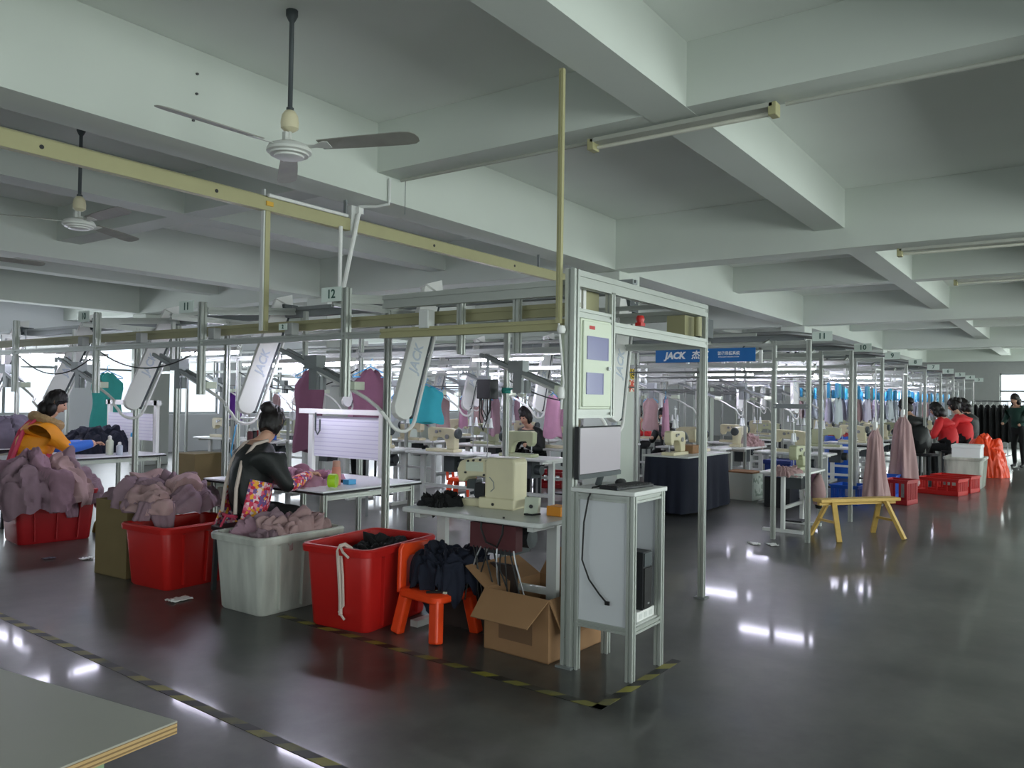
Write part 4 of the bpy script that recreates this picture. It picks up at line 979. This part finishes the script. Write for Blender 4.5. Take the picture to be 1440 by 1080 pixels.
    t.location = loc; t.rotation_euler = (0, 0, rz); t.scale = (scale,)*3; tag(t, label, 'person', group)
    hair_mesh(hd+Vector((0, 0, .03)), fwd, UP, 1.0, hair, loc[0]).build('hair', M['hair'], t, smooth=True, angle=80)
    t['spine'] = 0; del t['spine']
    return t, sp, zp
# woman in black with floral apron
p1, sp, zp = person('seated woman in black jacket and floral apron bending over white table', (3.72, 5.1, 0), R(-8), 'sit',
    dict(jacket=M['blackj'], arm=M['blackj'], fore=M['apron'], legs=M['blackc']), 'bun', .24, [(.44, .12, .83), (.46, -.16, .84)], 1.0, .6, .48, R(24), bulk=1.13)
def body_patch(parent, spine, zp, a0, a1, h0, h1, m, name, rx=.165, ry=.195, grow=0, lean=.24, wave=0):
    """strip of cloth lying on the torso: a = angle round the spine (0 front, 180 back)"""
    def fn(u, v):
        a = R(a0+(a1-a0)*u); h = h0+(h1-h0)*v; c = spine(h); k = 1+grow*(1-v)
        bulge = 1-.25*max(0, (h-.36)/.15)
        if h < 0: bulge = 1+(-h)*.6
        return (c.x+rx*k*bulge*math.cos(a)*math.cos(lean), ry*k*bulge*math.sin(a), c.z-rx*k*bulge*math.cos(a)*math.sin(lean)+wave*math.sin(u*20))
    return MB().grid(fn, 14, 18).build(name, m, parent, smooth=True, solid=.008, angle=80)
body_patch(p1, sp, zp, -125, -15, -.14, .24, M['apron'], 'apron_side', .158, .185, .1)
body_patch(p1, sp, zp, 15, 125, -.14, .24, M['apron'], 'apron_side', .158, .185, .1)
def strap(parent, pts, wd, m, name='strap', t=.012):
    return MB().tube(pts, wd, 6).build(name, m, parent, smooth=True)
strap(p1, [sp(.0)+Vector((-.115, -.1, .0)), sp(.16)+Vector((-.142, -.085, .03)), sp(.34)+Vector((-.14, -.075, .045)), sp(.46)+Vector((-.07, -.08, .06)), sp(.5)+Vector((.03, -.08, .045))], .014, M['stripw'], 'apron_strap')
strap(p1, [sp(.0)+Vector((-.115, .1, .0)), sp(.16)+Vector((-.142, .085, .03)), sp(.34)+Vector((-.14, .075, .045)), sp(.46)+Vector((-.07, .08, .06)), sp(.5)+Vector((.03, .08, .045))], .014, M['stripw'], 'apron_strap')
strap(p1, [sp(-.02)+Vector((-.1, -.1, 0)), sp(-.02)+Vector((-.125, 0, 0)), sp(-.02)+Vector((-.1, .1, 0))], .012, M['pinkp'], 'waist_tie')
strap(p1, [sp(-.02)+Vector((-.13, 0, 0)), sp(-.1)+Vector((-.14, .02, 0)), sp(-.16)+Vector((-.13, .01, 0))], .009, M['pinkp'], 'waist_tie')
s1 = thing('work_stool', 'dark low stool under the woman in black', 'stool', (3.70, 5.11, 0), R(-8))
loops(MB(), [(.3, .3, .04, .44), (.32, .32, .04, .45), (.32, .32, .04, .475), (.3, .3, .04, .48)]).build('seat', M['dark'], s1)
for sx in (-1, 1):
    for sy in (-1, 1): MB().bar((sx*.13, sy*.13, 0), (sx*.12, sy*.12, .44), .03, .03).build('leg', M['gunmetal'], s1)
# woman in yellow
p2, sp2, zp2 = person('seated woman in yellow down coat with blue sleeve guards', (3.93, 9.12, 0), R(-14), 'sit',
    dict(jacket=M['yellow'], arm=M['yellow'], fore=M['bluesl'], legs=M['plum']), 'bob', .3, [(.52, .1, .82), (.56, -.14, .83)], 1.08, .4, .48, R(-20), bulk=1.22)
MB().grid(lambda u, v: tuple(Vector((sp2(.5).x+.02, 0, sp2(.5).z+.0))+Vector((math.cos(2*math.pi*u)*(.115+.045*math.cos(2*math.pi*v)), math.sin(2*math.pi*u)*(.13+.045*math.cos(2*math.pi*v)), .05*math.sin(2*math.pi*v)-.05*math.cos(2*math.pi*u)))+Vector((.006, .006, .006))*noise.noise(Vector((u*40, v*20, 1)))), 40, 12).build('fur_collar', M['fur'], p2, smooth=True)
for k, h in enumerate((.02, .11, .2)):
    mbq = MB().grid(lambda u, v: tuple(sp2(h)+Vector((.152*math.cos(2*math.pi*u)*(1+.08*math.cos(math.pi*(v-.5))), .185*math.sin(2*math.pi*u)*(1+.08*math.cos(math.pi*(v-.5))), .09*(v-.5)))), 26, 7)
    mbq.build('quilted_band', M['yellow'], p2, smooth=True)
for sg in (-1, 1):
    strap(p2, [sp2(-.05)+Vector((-.15, .1*sg, 0)), sp2(.15)+Vector((-.16, .09*sg, .02)), sp2(.35)+Vector((-.15, .08*sg, .04)), sp2(.47)+Vector((-.06, .1*sg, .07)), sp2(.44)+Vector((.07, .11*sg, .0))], .02, M['pinkp'], 'apron_strap')
body_patch(p2, sp2, zp2, -60, 60, -.16, .2, M['pinkp'], 'apron', .185, .21, .05, .3)
s2 = dup(s1, (3.9, 9.13, 0), 0, 'dark low stool under the woman in yellow')
# workers further off
def worker(label, x, y, rz, col, hair='bob', lean=.3, pose='sit', sc_=1.0, legs='blackc', fore=None):
    return person(label, (x, y, 0), rz, pose, dict(jacket=M[col], arm=M[col], fore=M[fore or col], legs=M[legs]), hair, lean, None if pose == 'sit' else [(.3, .2, 1.0), (.32, -.18, 1.02)], sc_, .4, .46, 0, 1, False, bulk=1.12)[0]
worker('worker with broad black back bent beside the hanging rose garments', 16.3, 2.3, R(65), 'blackj', 'bun', .45, sc_=1.2)
worker('worker in a red jacket nearest the white foam box', 18.2, 2.05, R(75), 'redj', 'bob', .4, sc_=1.15)
worker('worker in a red jacket beyond the other red jacket', 19.7, 1.95, R(75), 'redj', 'bun', .3, sc_=1.2)
worker('worker in black beyond the red jackets', 21.2, 2.0, R(75), 'blackj', 'bob', .2, sc_=1.2)
worker('person in a dark green jacket standing in the aisle at right edge', 22.6, 1.18, R(150), 'greenj', 'bob', .12, 'stand', 1.02, 'blackc')
worker('worker in black inside the first row seen left of the corner post', 9.9, 6.55, R(175), 'blackj', 'bun', .4)
worker('worker in black further behind the first row', 12.1, 8.1, R(175), 'blackj', 'bob', .4)
worker('worker in plum behind the ruled board', 9.9, 9.9, R(175), 'plum', 'bun', .4)
worker('worker in black beneath the blue banner in the second row', 13.6, 6.1, R(175), 'blackj', 'bob', .35)
worker('worker in red far inside the third row', 15.6, 7.6, R(175), 'redj', 'bun', .35)

for i, (x, y, sc_) in enumerate([(16.3, 2.3, 1.2), (18.2, 2.05, 1.15), (19.7, 1.95, 1.2), (21.2, 2.0, 1.2), (9.9, 6.55, 1), (12.1, 8.1, 1), (9.9, 9.9, 1), (13.6, 6.1, 1), (15.6, 7.6, 1)]):
    dup(s1, (x-.02, y, 0), R(75 if i < 4 else 0), 'dark stool under the '+['broad black-backed worker', 'nearer red-jacketed worker', 'farther red-jacketed worker', 'black-clad worker beyond the red jackets', 'black-clad worker in the first row', 'black-clad worker behind the first row', 'worker in plum', 'worker beneath the banner', 'worker in red inside the third row'][i], None, sc_)
# ================================================================== rows of stations further in
ROWX = [8.6, 10.5, 12.4, 14.35, 16.3, 18.3, 20.3, 22.3, 24.4]
ROWN = ['11', '10', '9', '8', '7', '6', '5', '4', '3']
def row_frame(k):
    x = ROWX[k]; deep = 14.5 if k < 4 else 8.5
    t = thing('hanging_conveyor', 'aluminium conveyor frame of the %s row beyond the corner frame' % ORD[k], 'conveyor', (x, 0, 0), 0, 'conveyor rows along the aisle')
    for y in (2.31, 2.67): MB().extr((0, y, 0), (0, y, 2.12), .045).build('post', M['alu'], t)
    for z in (2.09, 1.92): MB().extr((0, 2.31, z), (0, 2.67, z), .04).build('rail', M['alu'], t)
    if k == 0: MB().extr((0, 2.31, 1.42), (0, 2.67, 1.42), .05).build('rail', M['aludk'], t)
    MB().cyl((-.25, 2.7, 1.782), (-.25, 5.2, 1.782), .01, n=6).build('garment_rail', M['steel'], t)
    MB().cyl((.35, 4.4, 1.622), (.35, deep-1.5, 1.622), .01, n=6).build('garment_rail', M['steel'], t)
    MB().extr((-.5, 2.7, 2.15), (-.5, deep, 2.15), .03).build('lamp_rail', M['alu'], t)
    y = 4.3
    while y < deep:
        MB().extr((0, y, 0), (0, y, 2.1), .04).build('post', M['alu'], t); y += 1.85
    for z, h in ((2.06, .07), (1.86, .045)): MB().extr((0, 2.67, z), (0, deep, z), .04, h).build('rail', M['alu'], t)
    MB().extr((.55, 2.5, 2.2), (.55, deep, 2.2), .06, .08).build('main_track', M['aludk'], t)
    pts = [(.55, 2.6, 2.2)]+[(.275+.275*math.cos(a), 2.55-.3*math.sin(a), 2.2-.03*math.sin(a)) for a in [math.pi*i/10 for i in range(11)]]+[(0, 2.7, 2.2), (0, deep, 2.2)]
    MB().tube(pts, .022, 8).build('return_track', M['steel'], t, smooth=True)
    for y in (2.9, 3.6): MB().extr((0, y, 2.0), (.55, y, 2.16), .03, .05).build('brace', M['alu'], t)
    for i in range(3): MB().bb(-.02, .02, 2.8+.42*i, 2.83+.42*i, 1.88, 2.05).build('strut', M['white'], t)
    return t
for k in range(len(ROWX)):
    row_frame(k)
    card(ROWN[k], (ROWX[k]-.03, 2.17, 2.15), NX, 'white card numbered %s at the %s row end' % (ROWN[k], ORD[k]), .1)
tab0 = None; mac0 = {}
def add_table(x, y, rz, lab):
    global tab0
    if tab0 is None: tab0 = build_sew_table(lab, (x, y, 0), rz); return tab0
    return dup(tab0, (x, y, 0), rz, lab)
def add_machine(x, y, rz, lab, m='cream'):
    if m not in mac0: mac0[m] = build_machine(lab, (x, y, .75), rz, m); return mac0[m]
    return dup(mac0[m], (x, y, .75), rz, lab)
stn = {}
def hanging(label, loc, rz, m, L=.62, wd=.42, group='garments on hangers', hook='hang', th=.045, big=False):
    """a garment on a hanger; loc = hook top"""
    key = (m, L, wd, hook, big)
    if key in stn: return dup(stn[key], loc, rz, label, group)
    t = thing('hanging_garment', label, 'garment', loc, rz, group)
    a = wd/2
    MB().tube([(0, 0, -.08), (0, 0, -.02), (.012, 0, 0), (.024, 0, -.02)], .004, 5).tube([(0, 0, -.08), (-a*.9, 0, -.17), (-a*.9, 0, -.185), (a*.9, 0, -.185), (a*.9, 0, -.17), (0, 0, -.08)], .006, 5).build('hanger', M[hook], t)
    if big:
        for q in (-.1, -.03, .04, .1): MB().bar((q, 0, -.03), (q*1.25, 0, -.24), .03, .02).build('clip', M[hook] if q < 0 else M['cyanp'], t)
    def fn(u, v):
        s = 2*math.pi*u; z = -(.24 if big else .12)-v*L; w_ = a*(.3+.7*min(1, v*5))*(1-.12*math.sin(v*3))
        if v > .1: w_ *= 1+.06*math.sin(v*9)
        d = th*(.6+.5*v)*(1+.35*math.sin(s*5+v*2))
        return (w_*math.cos(s), d*math.sin(s), z+.02*math.sin(s*3))
    MB().grid(fn, 28, 12).build('cloth', M[m], t, smooth=True, angle=80)
    stn[key] = t
    return t
for k in range(len(ROWX)):
    nj = 6 if k == 0 else (5 if k < 4 else 2)
    for j in range(nj):
        if k == 0: y = 5.55+1.2*j; x = ROWX[k]-.55
        else: y = (5.9 if k < 2 else 3.35)+1.55*j; x = ROWX[k]-.62
        if k == 1 and j == 0: y = 6.1
        if k == 5 and j == 1: y = 5.75
        where = 'the %s table from the aisle in the %s row' % (ORD[j], ORD[k])
        add_table(x, y, R(-90), 'white sewing table, '+where.replace('the ', '', 1).replace(' table', ''))
        add_machine(x-.02, y+.05, R(-90 if (j+k) % 3 else 90), '%s sewing machine on %s' % ('cream' if (j*2+k) % 3 else 'green grey', where), 'cream' if (j*2+k) % 3 else 'green_cream')
        dup(st0, (ROWX[k]+.05, y+.2, 0), 0, 'elevator arm beside '+where, 'elevator arms of the far rows')
        if (k+j) % 2 == 0: lit_tube((ROWX[k]-.5, y+.3, 1.95), 1.1, 'lit tube above '+where)
# hanging garments along the rows
cols = ['palegar', 'palegar', 'palegar', 'palelav', 'palegar', 'palelav', 'dusty']
M['palelav'] = mat('pale_lavender_garment', (186, 180, 200), .85, var=.08); M['cyanp'] = mat('cyan_clip_plastic', (40, 176, 196), .4)
ng = 0
for k in range(2, len(ROWX)):
    for j in range(12):
        y = 2.85+.13*j+(.3 if j > 6 else 0)
        m = cols[(j*3+k) % 7]
        if k in (2, 3) and y > 3.05+.2*(k-2): continue
        hanging('%s garment on blue clips, %s on the %s row rail from the aisle' % ({'palegar': 'pale grey', 'palelav': 'pale lavender', 'dusty': 'dusty rose'}[m], ORD[j], ORD[k]), (ROWX[k]-.25, y, 1.78), R(10*(j % 3)), m, .36, .34, 'garments on the row rails', big=True)
for k in (0, 1, 2):
    for j in range(8):
        y = 4.75+.95*j+.2*k; m = ['palegar', 'pinkm', 'mauve', 'dusty'][(j+k) % 4]
        hanging('%s garment hanging %s along the inner %s row' % ({'palegar': 'pale grey', 'mauve': 'mauve', 'dusty': 'dusty rose', 'pinkm': 'pinkish mauve'}[m], ORD[j], ORD[k]), (ROWX[k]+.35, y, 1.62), R(70 if j % 2 else 20), m, .55 if m != 'palegar' else .4, .4, 'garments inside the rows')
hanging('cyan garment hanging in front of the far windows beside the first arm', (8.35, 7.4, 1.722), R(-55), 'cyan', .5, .5, 'coloured garments inside the rows')
hanging('teal garment hanging before the far window behind the woman in yellow', (5.66, 10.8, 1.835), R(-30), 'teal', .75, .42, 'coloured garments inside the rows')
hanging('plum garment hanging left of the ruled board', (5.66, 6.67, 1.835), R(-55), 'plum', .85, .34, 'coloured garments inside the rows')
hanging('second plum garment hanging behind the ruled board', (5.66, 5.76, 1.835), R(-55), 'plum', .75, .4, 'coloured garments inside the rows')
hanging('purple cloth hanging at left before the far wall', (8.95, 12.6, 1.622), R(-30), 'purple', .5, .3, 'coloured garments inside the rows')
# ================================================================== aisle side on the right
bn = thing('banner', 'blue banner with white lettering on the first row frame', 'banner', (8.54, 3.44, 1.975))
MB().bb(-.008, .008, -.585, .585, -.075, .075).build('panel', M['banner'], bn)
def bt_(txt, size, y, z, bold=0.0, shear=0): 
    return text_mesh(txt, size, M['ink'], 'lettering', bn, basis(Vector((-.0095, y, z)), NY, UP) @ Matrix(((1, shear, 0, 0), (0, 1, 0, 0), (0, 0, 1, 0), (0, 0, 0, 1))), bold=bold)
bt_('JACK', .105, .34, .0, .005, .2); bt_('杰克', .1, .04, 0, .003, .15); bt_('智能吊挂系统', .042, -.29, .016, .0012); bt_('INTELLIGENT HANGING SYSTEM', .016, -.29, -.022, .0004)
for y in (-.45, .45): MB().cyl((.0, y, .075), (.03, y, .09), .008, n=6).build('hook', M['gunmetal'], bn)
nt_ = thing('warning_notice', 'yellow emblem and printed notice on the white column', 'notice', (9.2, 4.652, 1.74))
MB().cyl((0, .004, .07), (0, -.004, .07), .085, n=24).build('emblem', M['yel'], nt_)
MB().tube([(.06*math.sin(a)*1.0, -.006, .07+.062*math.cos(a)) for a in [2*math.pi*i/20 for i in range(21)]], .006, 5).bar((0, -.006, .11), (0, -.006, .03), .012, .006).bar((-.03, -.006, .05), (.03, -.006, .05), .006, .012).build('ring_mark', M['dark'], nt_)
MB().bb(-.085, .085, -.004, .004, -.17, -.02).build('sheet', M['poster'], nt_)
# cloth-covered table behind the cabinet
dk = thing('covered_table', 'table covered to the floor with a dark navy cloth', 'table', (10.3, 4.36, 0))
def cl(u, v):
    a = 2*math.pi*u; k = (abs(math.cos(a))**6+abs(math.sin(a))**6)**(-1/6); w_ = 1+(.035*math.sin(u*2*math.pi*17)+.03*math.sin(u*2*math.pi*7+1))*(1-v)+.06*(1-v)
    return (.78*k*math.cos(a)*w_, .34*k*math.sin(a)*w_, .03+.7*v)
mb = MB(); nu = 96; vs = [cl(i/nu, j/10) for j in range(11) for i in range(nu)]
mb.add(vs, [(j*nu+i, j*nu+(i+1) % nu, (j+1)*nu+(i+1) % nu, (j+1)*nu+i) for j in range(10) for i in range(nu)]+[tuple(range(10*nu, 11*nu))]).build('cloth', M['navy'], dk, smooth=True, angle=60)
MB().bb(-.76, .76, -.32, .32, .731, .75).build('table_top', M['offw'], dk)
add_machine(9.85, 4.35, R(0), 'cream sewing machine on the cloth-covered table, left one', 'cream')
add_machine(10.75, 4.4, R(0), 'cream sewing machine on the cloth-covered table, right one', 'cream')
tag(MB().bb(10.2, 10.5, 4.25, 4.5, .751, .86).build('parts_carton', M['carton'], bevel=.004), 'low brown carton between the machines on the covered table', 'carton')
add_table(12.6, 4.45, R(0), 'white sewing table behind the white printed carton'); add_machine(12.6, 4.45, R(180), 'cream sewing machine behind the white printed carton', 'cream')
heap('garment_pile', 'pale rose garments on the table behind the printed carton', 'garments', M['dusty'], (12.9, 4.4, .752), .22, .2, .16, 71.1, 0, .05)
wc = carton('printed_carton', 'white printed carton with brown lid on the floor', mat('white_card', (206, 214, 206), .8), (11.92, 4.13, 0), R(-6), .44, .44, .4)
MB().bb(-.225, .225, -.225, .225, .4, .42).build('lid', M['carton'], wc)
MB().bb(-.18, .18, -.2225, -.22, .06, .36).build('print', patch_material('grey_print', [(206, 214, 206), (150, 164, 152), (206, 214, 206), (180, 190, 180)], 22), wc)
tag(MB().bb(11.25, 11.4, 4.45, 4.6, 0, .34).bb(11.27, 11.38, 4.44, 4.61, .2, .3).build('orange_basket', M['orange'], bevel=.01), 'narrow orange plastic box beside the covered table', 'box')
# end table of the first row with a green grey machine
t = dup(tab0, (9.5, 2.72, 0), R(0), 'white sewing table just behind the first double post', scale=.9)
dup(mac0['green_cream'], (9.62, 2.7, .675), R(0), 'green grey sewing machine just behind the first double post', scale=.9)
heap('garment_pile', 'pinkish offcuts on the table behind the first double post', 'garments', M['dusty'], (9.15, 2.68, .677), .16, .14, .05, 73.1, 0, .03)
hb = thing('cloth_bundle', 'pink and black cloth bundle hanging under the end table', 'cloth', (9.85, 2.5, .55))
for i, (dx, m, r, L) in enumerate([(-.08, 'dusty', .07, .28), (.02, 'blackc', .05, .34), (.1, 'dusty', .08, .24), (.05, 'pinkm', .06, .2)]):
    b = MB().lathe([(0, .08), (r*.4, .06), (r, -.04), (r*1.1, -L*.6), (r*.7, -L), (0, -L-.01)], (dx, .03*i, 0), 16)
    b.v = [(x+.012*math.sin(z*30+i), y+.012*math.cos(z*25), z) for x, y, z in b.v]; b.build('rag', M[m], hb, smooth=True)
tag(MB().bb(11.2, 11.65, 3.25, 3.6, .42, .62).bb(11.18, 11.67, 3.23, 3.62, .6, .66).build('blue_crate', M['navyp'], bevel=.01), 'navy blue crate under the first row rails', 'crate')
tag(MB().bb(11.2, 11.65, 3.25, 3.6, 0, .42).build('crate_stand', M['dark']), 'dark low stand under the navy crate', 'stand')
# wooden bench
bh = thing('wooden_bench', 'yellow wooden sawhorse bench on the aisle floor', 'bench', (9.32, 1.98, 0), R(-37.5))
MB().bb(-.52, .52, -.075, .075, .395, .43).build('seat', M['wood'], bh, bevel=.004)
MB().bb(-.5, .5, -.02, .02, .36, .395).build('beam', M['wood'], bh)
for sx in (-1, 1):
    for sy in (-1, 1): MB().bar((sx*.42, sy*.235, 0), (sx*.34, sy*.045, .395), .05, .035).build('leg', M['wood'], bh)
    MB().bar((sx*.385, -.145, .19), (sx*.385, .145, .19), .03, .025).build('stretcher', M['wood'], bh)
for i, (x, y) in enumerate(((8.15, 2.72), (8.2, 2.55))): scrap((x, y, 0), .09, 'white paper scrap on the floor by the first posts, %s one' % ('farther' if i == 0 else 'nearer'), 'white', R(40))
# rose coats hung low
def coat(label, loc, rb, h, sd):
    t = thing('hung_coat', label, 'garment', loc, 0, 'rose coats hung by the aisle')
    def fn(u, v):
        a = 2*math.pi*u; r = (.03+(rb-.03)*min(1, (.35+.65*(1-v)**1.1)*min(1, (1-v)*7)))*(1+.2*math.sin(a*5+sd+v*2.5)*(1-v*.5)+.09*math.sin(a*11+sd-v*3)+.12*math.sin(a*2+sd*2))
        return (r*math.cos(a)+.02*math.sin(v*5+sd), r*math.sin(a)*.8, h*v+(.05*math.sin(a*2+sd) if v < .05 else 0))
    mb = MB(); nu = 64; vs = [fn(i/nu, j/20) for j in range(21) for i in range(nu)]
    mb.add(vs, [(j*nu+i, j*nu+(i+1) % nu, (j+1)*nu+(i+1) % nu, (j+1)*nu+i) for j in range(20) for i in range(nu)]+[tuple(range(20*nu, 21*nu))])
    mb.build('cloth', M['dusty'], t, smooth=True, angle=70)
    MB().bb(-.06, .06, -.02, .02, h-.04, h+.08).cyl((0, 0, h+.08), (0, 0, 1.95-loc[2]), .008, n=6).bar((0, 0, 1.95-loc[2]), (.33, .0, 1.95-loc[2]), .02, .02).build('hanger', M['white'], t)
coat('dusty rose coat hung low on the third row end, nearer one', (12.07, 2.33, .13), .21, 1.0, 1.0)
coat('dusty rose coat hung low on the fourth row end, farther one', (14.02, 2.3, .22), .25, 1.08, 2.6)
def crate(label, m, loc, rz, sx, sy, h, group='plastic crates by the aisle'):
    t = thing('slatted_crate', label, 'crate', loc, rz, group)
    MB().bb(-sx/2, sx/2, -sy/2, sy/2, 0, .015).build('bottom', M[m], t)
    rm = MB()
    for z0, z1, nm in ((0, .07, 'base_band'), (h-.05, h, 'rim')):
        rm = MB() if z0 == 0 else rm
        rm.bb(-sx/2, sx/2, -sy/2, -sy/2+.012, z0, z1).bb(-sx/2, sx/2, sy/2-.012, sy/2, z0, z1).bb(-sx/2, -sx/2+.012, -sy/2, sy/2, z0, z1).bb(sx/2-.012, sx/2, -sy/2, sy/2, z0, z1)
        if z0 == 0: rm.build('base_band', M[m], t); rm = MB()
    rm.bb(-sx/2-.015, sx/2+.015, -sy/2-.015, -sy/2, h-.02, h).bb(-sx/2-.015, sx/2+.015, sy/2, sy/2+.015, h-.02, h).bb(-sx/2-.015, -sx/2, -sy/2, sy/2, h-.02, h).bb(sx/2, sx/2+.015, -sy/2, sy/2, h-.02, h)
    rm.build('rim', M[m], t)
    for i in range(9):
        f = -.5+i/8
        for s in (-1, 1):
            MB().bb(f*(sx-.04)-.012, f*(sx-.04)+.012, s*(sy/2-.006)-.005, s*(sy/2-.006)+.005, .06, h-.04).build('slat', M[m], t)
            if i % 2 == 0: MB().bb(s*(sx/2-.006)-.005, s*(sx/2-.006)+.005, f*(sy-.04)-.012, f*(sy-.04)+.012, .06, h-.04).build('slat', M[m], t)
    return t
crate('tall dark red basket under the farther rose coat', 'crimson', (12.95, 2.16, 0), R(-12), .4, .36, .36)
crate('blue crate under the nearer rose coat', 'bluep', (12.45, 2.75, 0), R(-5), .5, .38, .28)
crate('second blue crate behind the dark red basket', 'bluep', (13.6, 2.5, 0), R(0), .4, .4, .36)
crate('long red slatted crate in the aisle, front one', 'red', (14.85, 1.85, 0), R(-14), .42, .66, .27)
crate('red slatted crate behind the front red crate', 'red', (15.5, 1.72, 0), R(-14), .42, .62, .28)
crate('far red crate in the aisle beyond the white bin', 'red', (21.0, 1.62, 0), 0, .55, .5, .4)
crate('red basket inside the rows seen left of the corner post', 'crimson', (11.3, 7.2, 0), R(20), .55, .45, .26)
build_bin('white bin under the foam box beside the red crates', M['whitep'], (16.0, 1.35), 0, .8, .62, .55)
tag(MB().bb(-.3, .3, -.22, .22, 0, .24).bb(-.31, .31, -.23, .23, .19, .25).build('foam_box', M['foam'], bevel=.01), 'white foam box on the white bin in the aisle', 'foam box').location = (16.3, 1.62, .5205)
heap('tarpaulin', 'orange tarpaulin heaped by the aisle beyond the foam box', 'tarpaulin', M['orange'], (19.3, 1.6, 0), .42, .4, .85, 81.3, 0, .05)
bd = thing('blue_drum', 'bright blue plastic drum beside the second white column', 'drum', (16.7, 3.9, 0))
MB().lathe([(0, 0), (.25, 0), (.26, .02), (.26, .38), (.27, .4), (.26, .42), (.26, .8), (.25, .82), (.23, .82), (.22, .77), (0, .77)], n=24).build('body', M['bluep'], bd, smooth=True, angle=30)
heap('garment_pile', 'red garments on top of the blue drum', 'garments', M['crimson'], (16.7, 3.9, .78), .22, .22, .12, 84.0, 0, .03)
def rack(label, x, y, rz, n_, m, L=1.0):
    t = thing('clothes_rack', label, 'clothes rack', (x, y, 0), rz, 'dark clothes racks at the far end')
    for s in (-1, 1): MB().cyl((s*.7, 0, 0), (s*.7, 0, 1.6), .015, n=8).bar((s*.7, -.25, .02), (s*.7, .25, .02), .03, .03).build('upright', M['steel'], t)
    MB().cyl((-.72, 0, 1.6), (.72, 0, 1.6), .015, n=8).build('rail', M['steel'], t)
    for i in range(n_):
        hanging('dark garment, %s on the %s' % (ORD[i], label), Vector((x, y, 1.615))+Matrix.Rotation(rz, 3, 'Z') @ Vector((-.6+1.2*i/(n_-1), 0, 0)), rz+R(80), m, L, .42, 'dark garments on the far racks', 'white', .05)
rack('clothes rack nearest the end window', 25.2, 1.75, R(80), 9, 'blackc')
rack('clothes rack left of the end window', 27.6, 2.4, R(80), 9, 'slate')
rack('clothes rack right of the end window', 28.0, .9, R(80), 9, 'blackc')
# small things deeper on the left
c3 = carton('carton', 'brown carton on the floor before the far wall at left', M['carton2'], (7.6, 11.6, 0), R(8), .6, .5, .5)
MB().bb(-.3, .3, -.25, .25, .5, .51).build('lid', M['carton2'], c3)
tag(MB().bb(-.05, .05, -.14, .14, 0, .42).build('fire_cabinet', M['red']), 'small red fire box on the column behind the woman in black', 'fire box').location = (8.77, 10.25, 1.1)
sg = thing('shelf_unit', 'grey open shelf unit with bottles behind the woman in black', 'shelf', (7.2, 9.5, 0), R(30))
for sx in (-1, 1):
    for sy in (-1, 1): MB().extr((sx*.5, sy*.2, 0), (sx*.5, sy*.2, 1.15), .035).build('upright', M['alu'], sg)
for z in (.35, .78, 1.12): MB().bb(-.52, .52, -.22, .22, z, z+.02).build('shelf_board', M['offw'], sg)
for i in range(7):
    b = ['maroon', 'dark', 'crimson', 'white', 'purple', 'dark', 'bluep'][i]
    q = Vector((7.2, 9.5, 0))+Matrix.Rotation(R(30), 3, 'Z') @ Vector((-.42+.14*i, -.02, .8))
    bottle(q, .04, .2, M[b], M['white'], 'small %s bottle, %s on the grey shelf unit' % (['maroon', 'black', 'crimson', 'white', 'purple', 'dark', 'blue'][i], ORD[i]))
sc2 = thing('control_screen', 'small blue lit control screen on a post behind the first arm', 'screen', (6.9, 7.05, 1.48), R(-50))
MB().bb(-.1, .1, -.02, .02, -.07, .07).build('case', M['navyp'], sc2, bevel=.005); MB().bb(-.05, .03, -.023, -.02, -.03, .04).build('display', mat('lit_blue_screen', (60, 190, 240), .4, emit=2), sc2); MB().bb(-.015, .015, .0, .03, -1.48, -.06).build('pole', M['aludk'], sc2)
st_ = dup(so, (9.3, 7.5, 0), R(20), 'orange plastic stool standing deep inside the first row')
